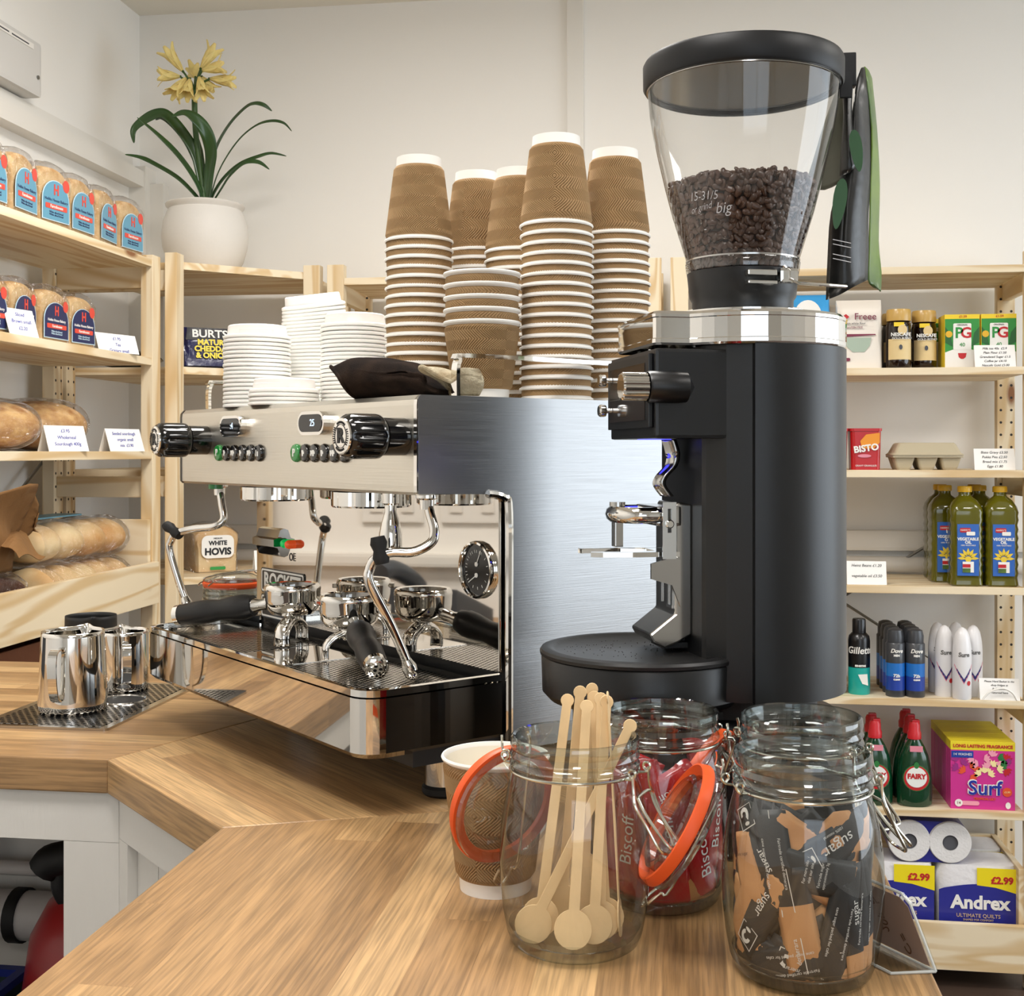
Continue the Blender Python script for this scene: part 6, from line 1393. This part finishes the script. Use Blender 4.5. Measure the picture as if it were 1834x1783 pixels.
def loaf(lab, y, z, w_, h_, navy, grp, bread='bread', depth=.20, jitter=0, rz=90):
    t = thing('bread_loaf', lab, 'bread', (-1.268 + jitter, y, z), rz, grp)     # local -y faces the room
    rnd = random.Random(int(y * 1000)); P = slice_profile(w_, h_); rings = []
    for k, (yy, s_) in enumerate(((0, .90), (.006, .97), (.02, 1.0), (depth * .5, .99), (depth - .02, 1.0), (depth - .004, .95))):
        rings.append([(x * s_, yy, z_ * s_ + .0008) for x, z_ in P])
    m = loft(rings); m.sm = [True] * len(m.sm); m.sm[-1] = m.sm[-2] = False; m.build('loaf', bread, t)
    rings = []
    for k, (yy, s_) in enumerate(((-.003, .93), (.003, 1.0), (.02, 1.04), (depth * .5, 1.03), (depth - .02, 1.04), (depth, .98), (depth + .012, .5), (depth + .03, .28), (depth + .05, .45))):
        if depth + .05 > .27 and yy > .24: continue
        rings.append([(x * s_ + rnd.uniform(-.002, .002), yy, max(.0002, z_ * s_ * (1.05 if yy < depth else 1) + rnd.uniform(-.001, .003))) for x, z_ in P])
    m = loft(rings); m.sm = [True] * len(m.sm); m.build('plastic_bag', 'bread_film', t)
    if navy is None: return t
    c = 'bag_navy' if navy else 'bag_blue'; lw = w_ * .40; lh = h_ * .76; yf = -.0045
    P = [(-lw, .010), (lw, .010), (lw, lh * .55)] + [(lw * cos(pi * i / 12), lh * .55 + lh * .45 * sin(pi * i / 12)) for i in range(1, 12)] + [(-lw, lh * .55)]
    fpoly(t, P, 'bag_line', yf, 'label_edge', .0005); fpoly(t, [(x * .94, .012 + (z_ - .010) * .955) for x, z_ in P], c, yf - .0006, 'label')
    ftext(t, 'H', h_ * .24, 0, lh * .78, 'bag_red', yf - .0016, bold=.0008, sx=.8); ftext(t, 'Hobbs House Bakery', h_ * .070, 0, lh * .56, 'white_paper' if navy else 'bag_navy', yf - .0014, extrude=.0003)
    fpoly(t, rrect(-lw * .78, lw * .78, lh * .36, lh * .47, .002), 'bag_red', yf - .0012, 'red_strip'); ftext(t, 'Farmhouse', h_ * .075, 0, lh * .415, 'white_paper', yf - .0024, extrude=.0003)
    for k in (.29, .235): ftext(t, 'White sliced bread', h_ * .048, 0, lh * k, 'bag_line' if navy else 'bag_navy', yf - .0014, extrude=.0003)
    fpoly(t, oval(lw * .72, lh * .93, h_ * .085, h_ * .105, 14), 'bag_red', yf - .0010, 'round_sticker')
    return t
pos = ['nearest the corner', 'second from the corner', 'third from the corner', 'fourth from the corner', 'fifth from the corner', 'sixth from the corner']
for k, (y, w_) in enumerate(((2.690, .112), (2.572, .112), (2.455, .112), (2.340, .110), (2.226, .110), (2.114, .110))):
    loaf('sliced loaf with a light blue label on the top shelf, ' + pos[k], y, 1.741, w_, .122, False, 'blue-labelled loaves on the top shelf', rz=90 + (-6, 5, -2, -8, 3, 0)[k])
for k, (y, w_) in enumerate(((2.498, .104), (2.382, .118), (2.262, .112), (2.148, .110))):
    loaf('sliced loaf with a navy label on the second shelf, ' + pos[k], y, 1.507, w_, .112, True, 'navy-labelled loaves on the second shelf', jitter=-.022, depth=.18, rz=90 + (-7, -2, 4, -3)[k])
def bloomer(lab, y, w_, h_, z=1.285, seed=1):
    t = thing('crusty_loaf', lab, 'bread', (-1.385, y, z), 0, 'unsliced loaves on the third shelf'); rnd = random.Random(seed)
    m = MB(); m.grid(lambda u, v: (.105 * cos(2 * pi * u) * sin(pi * v) * (1 + .04 * sin(6 * pi * u)), w_ / 2 * sin(2 * pi * u) * sin(pi * v), .002 + h_ * (.5 - .5 * cos(pi * v)) * (1 + .02 * sin(8 * pi * u))), 36, 16, 0, True, wrap=True); m.build('loaf', 'crust', t)
    m = MB(); ph = [rnd.uniform(0, 6) for _ in range(3)]
    m.grid(lambda u, v: (.113 * cos(2 * pi * u) * max(.02, sin(pi * v)) ** .7, (w_ / 2 + .008) * sin(2 * pi * u) * max(.02, sin(pi * v)) ** .7, max(.0006, (h_ + .010) * (.5 - .5 * cos(pi * v)) + .004 * sin(9 * pi * u + ph[0]) * sin(pi * v) ** 2)), 40, 18, 0, True, wrap=True); m.build('plastic_bag', 'bread_film', t)
bloomer('round crusty loaf in a clear bag, right-hand one on the third shelf', 2.478, .190, .105, seed=2); bloomer('crusty loaf in a clear bag, middle one on the third shelf', 2.285, .155, .098, seed=5); bloomer('crusty loaf in a clear bag, left one on the third shelf', 2.120, .150, .095, seed=7)
def lcard(lab, y, z, w_, h_, lines, rz=90): return card(lab, -1.262, y, z, w_, h_, lines, rz=rz, tilt=18, size=.0105)
lcard('price card in front of the navy-labelled loaves, left one', 2.218, 1.507, .078, .056, ['Sliced', 'Brown small', '£2.20'], 78); lcard('price card on the second shelf beside the post', 2.620, 1.507, .120, .045, ['£1.95', 'Tea', 'Granary small'], 70)
lcard('price card leaning on the middle crusty loaf', 2.392, 1.285, .105, .056, ['£3.95', 'Wholemeal', 'Sourdough 400g'], 70); lcard('price card at the right end of the third shelf', 2.662, 1.285, .118, .054, ['Seeded sourdough', 'organic small', 'mix  £3.90'], 76)
# roll bags in the front-boarded shelf
def rolls(lab, x, y, z, n, r, L_, rz, grp='bags of soft rolls'):
    t = thing('bread_rolls', lab, 'bread rolls', (x, y, z), rz, grp); step = L_ / n
    for k in range(n):
        m = MB(); cx_ = -L_ / 2 + step * (k + .5)
        m.grid(lambda u, v: (cx_ + step * .56 * cos(pi * v), r * 1.5 * cos(2 * pi * u) * sin(pi * v) ** .7, r + r * sin(2 * pi * u) * sin(pi * v) ** .7 * (1 if sin(2 * pi * u) > 0 else .85)), 24, 12, 0, True, wrap=True); m.build('roll', 'roll_bread', t)
    m = MB(); m.grid(lambda u, v: (-L_ / 2 - .012 + (L_ + .045) * v, (r * 1.5 + .006) * cos(2 * pi * u) * (1 - max(0, v - .88) * 5.5), max(.0006, r + .001 + (r + .005 + .003 * sin(20 * v + 8 * u)) * sin(2 * pi * u) * (1 - max(0, v - .88) * 6))), 24, 20, 0, True, wrap=True); m.build('plastic_bag', 'bread_film', t)
    return t
rolls('lower bag of soft rolls in the boarded shelf', -1.335, 2.525, .944, 5, .050, .36, 90); rolls('second lower bag of soft rolls behind the first', -1.470, 2.525, .944, 5, .046, .34, 90)
rolls('upper bag of finger rolls lying on the lower bags', -1.355, 2.545, 1.043, 4, .045, .35, 86)
o = MB().prism(rrect(-.035, .035, -.13, .13, .02), 0, .003).build('bag_label', 'bag_blue'); o.location = (-1.385, 2.50, 1.1410); tag(o, 'blue printed bag lying flat on the finger rolls', 'bag')
loaf('dark brown bagged loaf at the left of the boarded shelf', 2.165, .945, .13, .10, None, 'dark loaves', 'dark_bread', .18, rz=84)
# crumpled brown paper bag
mat('brown_paper', '8a6236', .75, bump=(30, .5), var=(7, .2))
t = thing('paper_bag', 'open crumpled brown paper bag standing among the bread rolls', 'paper bag', (-1.375, 2.16, 1.052), 12)
rnd = random.Random(9); ph = [rnd.uniform(0, 6) for _ in range(8)]
def bagf(u, v):
    a = 2 * pi * u; e = .5; c, s_ = cos(a), sin(a); w_ = .085 + .045 * v + .012 * sin(3 * a + ph[0] + 3 * v); d_ = .075 + .03 * v + .012 * sin(4 * a + ph[1])
    f = .009 * v * sin(7 * a + ph[2]) + .008 * sin(11 * a + 9 * v + ph[3])
    return (w_ * (abs(c) ** e) * (1 if c > 0 else -1) + f, (d_ + .05) * (abs(s_) ** e) * (1 if s_ > 0 else -1) + f, .170 * v - .10 * v ** 3 * max(0, sin(a)) + .018 * v * sin(5 * a + ph[4]))
m = MB(); m.grid(bagf, 60, 24, 0, True, wrap=True); m.disc(.07, .002, 20); o = m.build('bag', 'brown_paper', t); md = o.modifiers.new('s', 'SOLIDIFY'); md.thickness = .0012
m = MB(); m.grid(lambda u, v: (.06 + .075 * v, -.04 + .16 * u, .105 - .075 * v + .012 * sin(5 * u) * v + .008 * sin(9 * v + 4 * u)), 14, 12, 0, False); o = m.build('torn_flap', 'brown_paper', t); md = o.modifiers.new('s', 'SOLIDIFY'); md.thickness = .0012
mat('cardboard', '7a4a30', .85, bump=(50, .2))
t = thing('cardboard_box', 'brown open cardboard box on the lowest bread shelf', 'box', (-1.40, 2.35, .5005)); m = MB()
for a, b_, c, d in ((-.11, -.105, -.30, .30), (.105, .11, -.30, .30), (-.105, .105, -.30, -.295), (-.105, .105, .295, .30)): m.box(a, b_, c, d, 0, .40)
m.box(-.105, .105, -.295, .295, 0, .005).build('carton', 'cardboard', t)
# ------------------------------------------------------------------ corner unit: plant, crisps, loaf
mat('pot_ceramic', 'd9d4cc', .55, bump=(90, .12)); mat('leaf_green', '2c4d1f', .35, var=(9, .35), coat=.2); mat('stem_green', '33501f', .5); mat('petal', 'f2d98c', .55, sub=.1, var=(60, .12)); mat('soil', '2a1c14', .95, bump=(80, .6))
pp = Vector((-1.256, 3.105, 1.7485)); t = thing('potted_plant', 'yellow-flowered strap-leaved plant in a round white pot on the corner shelving', 'plant', pp)
MB().lathe([(0, 0), (.070, 0), (.080, .004), (.098, .035), (.110, .075), (.1125, .105), (.108, .140), (.098, .166), (.0945, .172), (.0965, .176), (.1010, .180), (.1025, .185), (.0990, .1885), (.0920, .187), (.0890, .176), (.0880, .160)], 64).build('pot', 'pot_ceramic', t)
MB().lathe([(.0885, .166), (.04, .170), (0, .171)], 32).build('soil', 'soil', t)
DP = 3.262
def bez(P, k=6): return smoothpath(P, k)
def leafblade(pts, wmax, dd, tw=0, nm='leaf'):
    """pts in photo pixels, dd = extra depth reached at the tip"""
    n = len(pts); W3 = [pz(x, y, DP + dd * (1 - i / (n - 1)) ** 1.2) - pp for i, (x, y) in enumerate(pts)]; P = bez(W3, 7); k = len(P); vs = []; fs = []
    for i, p in enumerate(P):
        f = i / (k - 1); w_ = wmax * (min(1, f * 3.2) ** .7) * (1 - .35 * max(0, f - .6) / .4)
        tt = (P[min(i + 1, k - 1)] - P[max(i - 1, 0)]).normalized(); out = Vector((sin(R(8 + tw)), -cos(R(8 + tw)), .5)).normalized(); s_ = tt.cross(out).normalized(); nr = s_.cross(tt)
        for q in (-1, -.5, 0, .5, 1): vs.append(p + s_ * w_ * q / 2 + nr * w_ * .12 * (abs(q) - .5) * 1.2)
    for i in range(k - 1):
        for j in range(4): fs.append((i * 5 + j, i * 5 + j + 1, (i + 1) * 5 + j + 1, (i + 1) * 5 + j))
    m = MB(); m.add(vs, fs, 0, True); o = m.build(nm, 'leaf_green', t); md = o.modifiers.new('s', 'SOLIDIFY'); md.thickness = .0016; return o
B = (368, 372)
leafblade([(224, 276), (250, 281), (273, 291), (317, 317), (348, 347), B], .016, -.04, 50)
leafblade([(246, 210), (282, 240), (317, 275), (343, 310), (359, 341), B], .019, -.10, 50)
leafblade([(240, 256), (239, 233), (256, 216), (282, 203), (300, 207), (327, 237), (348, 270), (359, 313), B], .030, -.02, 15)
leafblade([(278, 214), (290, 211), (308, 222), (332, 250), (350, 285), (362, 325), B], .022, .03, 40)
leafblade([(308, 209), (327, 202), (345, 209), (362, 225), (374, 249), (378, 279), (374, 313), (369, 362)], .034, -.12, 0)
leafblade([(487, 199), (473, 188), (456, 185), (439, 193), (413, 220), (392, 254), (381, 287), (376, 330), (372, 368)], .020, .02, -50)
leafblade([(522, 235), (508, 220), (487, 216), (461, 223), (433, 244), (409, 275), (390, 310), (379, 345), (373, 370)], .011, -.05, -60)
leafblade([(513, 279), (487, 274), (465, 279), (430, 293), (402, 317), (383, 345), (374, 370)], .013, .04, -30)
leafblade([(482, 303), (463, 290), (439, 291), (413, 313), (395, 340), (376, 370)], .014, -.06, -50)
leafblade([(352, 240), (354, 262), (358, 290), (362, 330), (368, 366)], .024, .05, 20)
hub = pz(348, 162, DP) - pp
MB().tube(bez([pz(366, 360, DP) - pp, pz(358, 300, DP) - pp, pz(350, 230, DP) - pp, hub], 5), .0075, 10).build('flower_stalk', 'stem_green', t)
def flower(b_, e, db, de):
    A = pz(*b_, DP + db) - pp; E_ = pz(*e, DP + de) - pp; d_ = E_ - A; L_ = d_.length; d_.normalize(); x = d_.orthogonal().normalized(); y = d_.cross(x)
    P = bez([hub, hub * .45 + A * .55 + Vector((0, 0, .004)), A], 4); MB().tube(P, .0028, 7).tube([A - d_ * .004, A + d_ * .008], [.0035, .0028], 8).build('flower_stem', 'stem_green', t)
    m = MB()
    for q in range(6):
        a = 2 * pi * q / 6; r_ = x * cos(a) + y * sin(a); s_ = d_.cross(r_)
        def f(u, v):
            op = .003 + .020 * v ** 1.6 + (.008 * max(0, v - .8) * 5 if q % 2 else 0); w_ = .0030 + .0085 * sin(pi * min(1, v * .9 + .05)) ** 1.2
            return A + d_ * (L_ * (v - .12 * max(0, v - .75))) + r_ * (op - .002 * (2 * u - 1) ** 2) + s_ * w_ * (2 * u - 1)
        m.grid(f, 4, 9, 0, True)
    o = m.build('flower', 'petal', t); md = o.modifiers.new('s', 'SOLIDIFY'); md.thickness = .0006
for f_ in (((327, 127), (297, 88), 0, .01), ((322, 137), (281, 134), 0, -.02), ((333, 140), (306, 172), -.02, -.05), ((340, 142), (334, 176), -.03, -.05), ((360, 122), (387, 84), 0, .02), ((362, 126), (402, 118), -.02, -.02), ((376, 141), (421, 146), 0, 0), ((357, 138), (364, 174), -.03, -.05), ((362, 138), (382, 165), .01, .02), ((350, 138), (347, 124), .03, .07)): flower(*f_)
# crisps
mat('crisp_navy', '1d1f4a', .22, coat=.3, bump=(25, .5)); mat('crisp_yellow', 'e8d23a', .4)
mat('crisp_black', '17171c', .25, coat=.3, bump=(25, .5))
t = thing('crisp_bag', 'navy and black bag of cheddar and onion crisps standing on the corner shelf', 'crisps', (-1.198, 2.985, 1.496), 30); t.rotation_euler = (R(-10), 0, R(34))
pillow(.135, .050, .105, 8, .35).build('bag', 'crisp_navy', t); fpoly(t, [(-.060, .066), (.060, .066), (.056, .098), (-.056, .098)], 'crisp_black', -.0262, 'black_top'); ftext(t, 'BURTS', .028, 0, .082, 'white_paper', -.0275, bold=.0006, sx=1.1)
for k, s in enumerate(('MATURE', 'CHEDDAR', '& ONION')): ftext(t, s, .0195, .006, .060 - k * .0170, 'crisp_yellow', -.0280, bold=.0009)
t = thing('crisp_bag', 'dark bag of crisps lying flat at the left of the corner shelf', 'crisps', (-1.40, 2.95, 1.494), 20, None); m = MB(); m.grid(lambda u, v: (-.085 + .17 * u, -.06 + .12 * v, .026 + (.021 * sin(pi * u) ** .5 * sin(pi * v) ** .5) * 1), 16, 14, 0, True); m.grid(lambda u, v: (.085 - .17 * u, -.06 + .12 * v, .024 - (.0235 * sin(pi * u) ** .5 * sin(pi * v) ** .5)), 16, 14, 0, True); m.build('bag', 'crisp_black', t)
m = MB(); m.grid(lambda u, v: (-.06 + .12 * u, -.045 + .04 * v, .0255 + (.021 * sin(pi * (.147 + .706 * u)) ** .5 * sin(pi * (.125 + .333 * v)) ** .5)), 10, 6, 0, True); m.build('blue_panel', 'crisp_navy', t)
t = thing('bread_loaf', 'small sliced white loaf with a round white label on the corner shelving', 'bread', (-1.185, 3.010, .9765), 38)
P = slice_profile(.115, .118); m = loft([[(x * s_, yy, z_ * s_ + .0008) for x, z_ in P] for yy, s_ in ((0, .9), (.006, .97), (.02, 1), (.12, 1), (.135, .95))]); m.sm = [True] * len(m.sm); m.build('loaf', 'roll_bread', t)
m = loft([[(x * s_, yy, max(.0003, z_ * s_)) for x, z_ in P] for yy, s_ in ((-.003, .93), (.004, 1.01), (.02, 1.04), (.12, 1.04), (.14, .98), (.15, .4), (.165, .3), (.18, .5))]); m.sm = [True] * len(m.sm); m.build('plastic_bag', 'bread_film', t)
fpoly(t, rrect(-.042, .042, .036, .094, .016), 'white_paper', -.0046, 'label'); ftext(t, 'HOVIS', .024, 0, .052, 'ink_black', -.0058, bold=.0010); ftext(t, 'WHITE', .0150, 0, .074, 'ink_black', -.0058, bold=.0006); ftext(t, 'MEDIUM', .006, 0, .086, 'ink_black', -.0058); fpoly(t, rrect(-.020, .020, .006, .014, .003), 'ink_green', -.0042, 'green_tag')
card('price card beside the small white loaf on the corner shelving', -1.055, 3.050, .9765, .085, .055, ['Hovis', 'White loaf', '£1.90'], rz=36, size=.0105)
# closed jar behind the coffee machine
jE = jar('closed clip-top jar with an orange seal on the worktop behind the machine', -.712, 1.878, 150, None)
if 'group' in jE: del jE['group']
g = lid(jE, (0, 0, .1600), (0, 0, -1), (0, 1, 0.01))
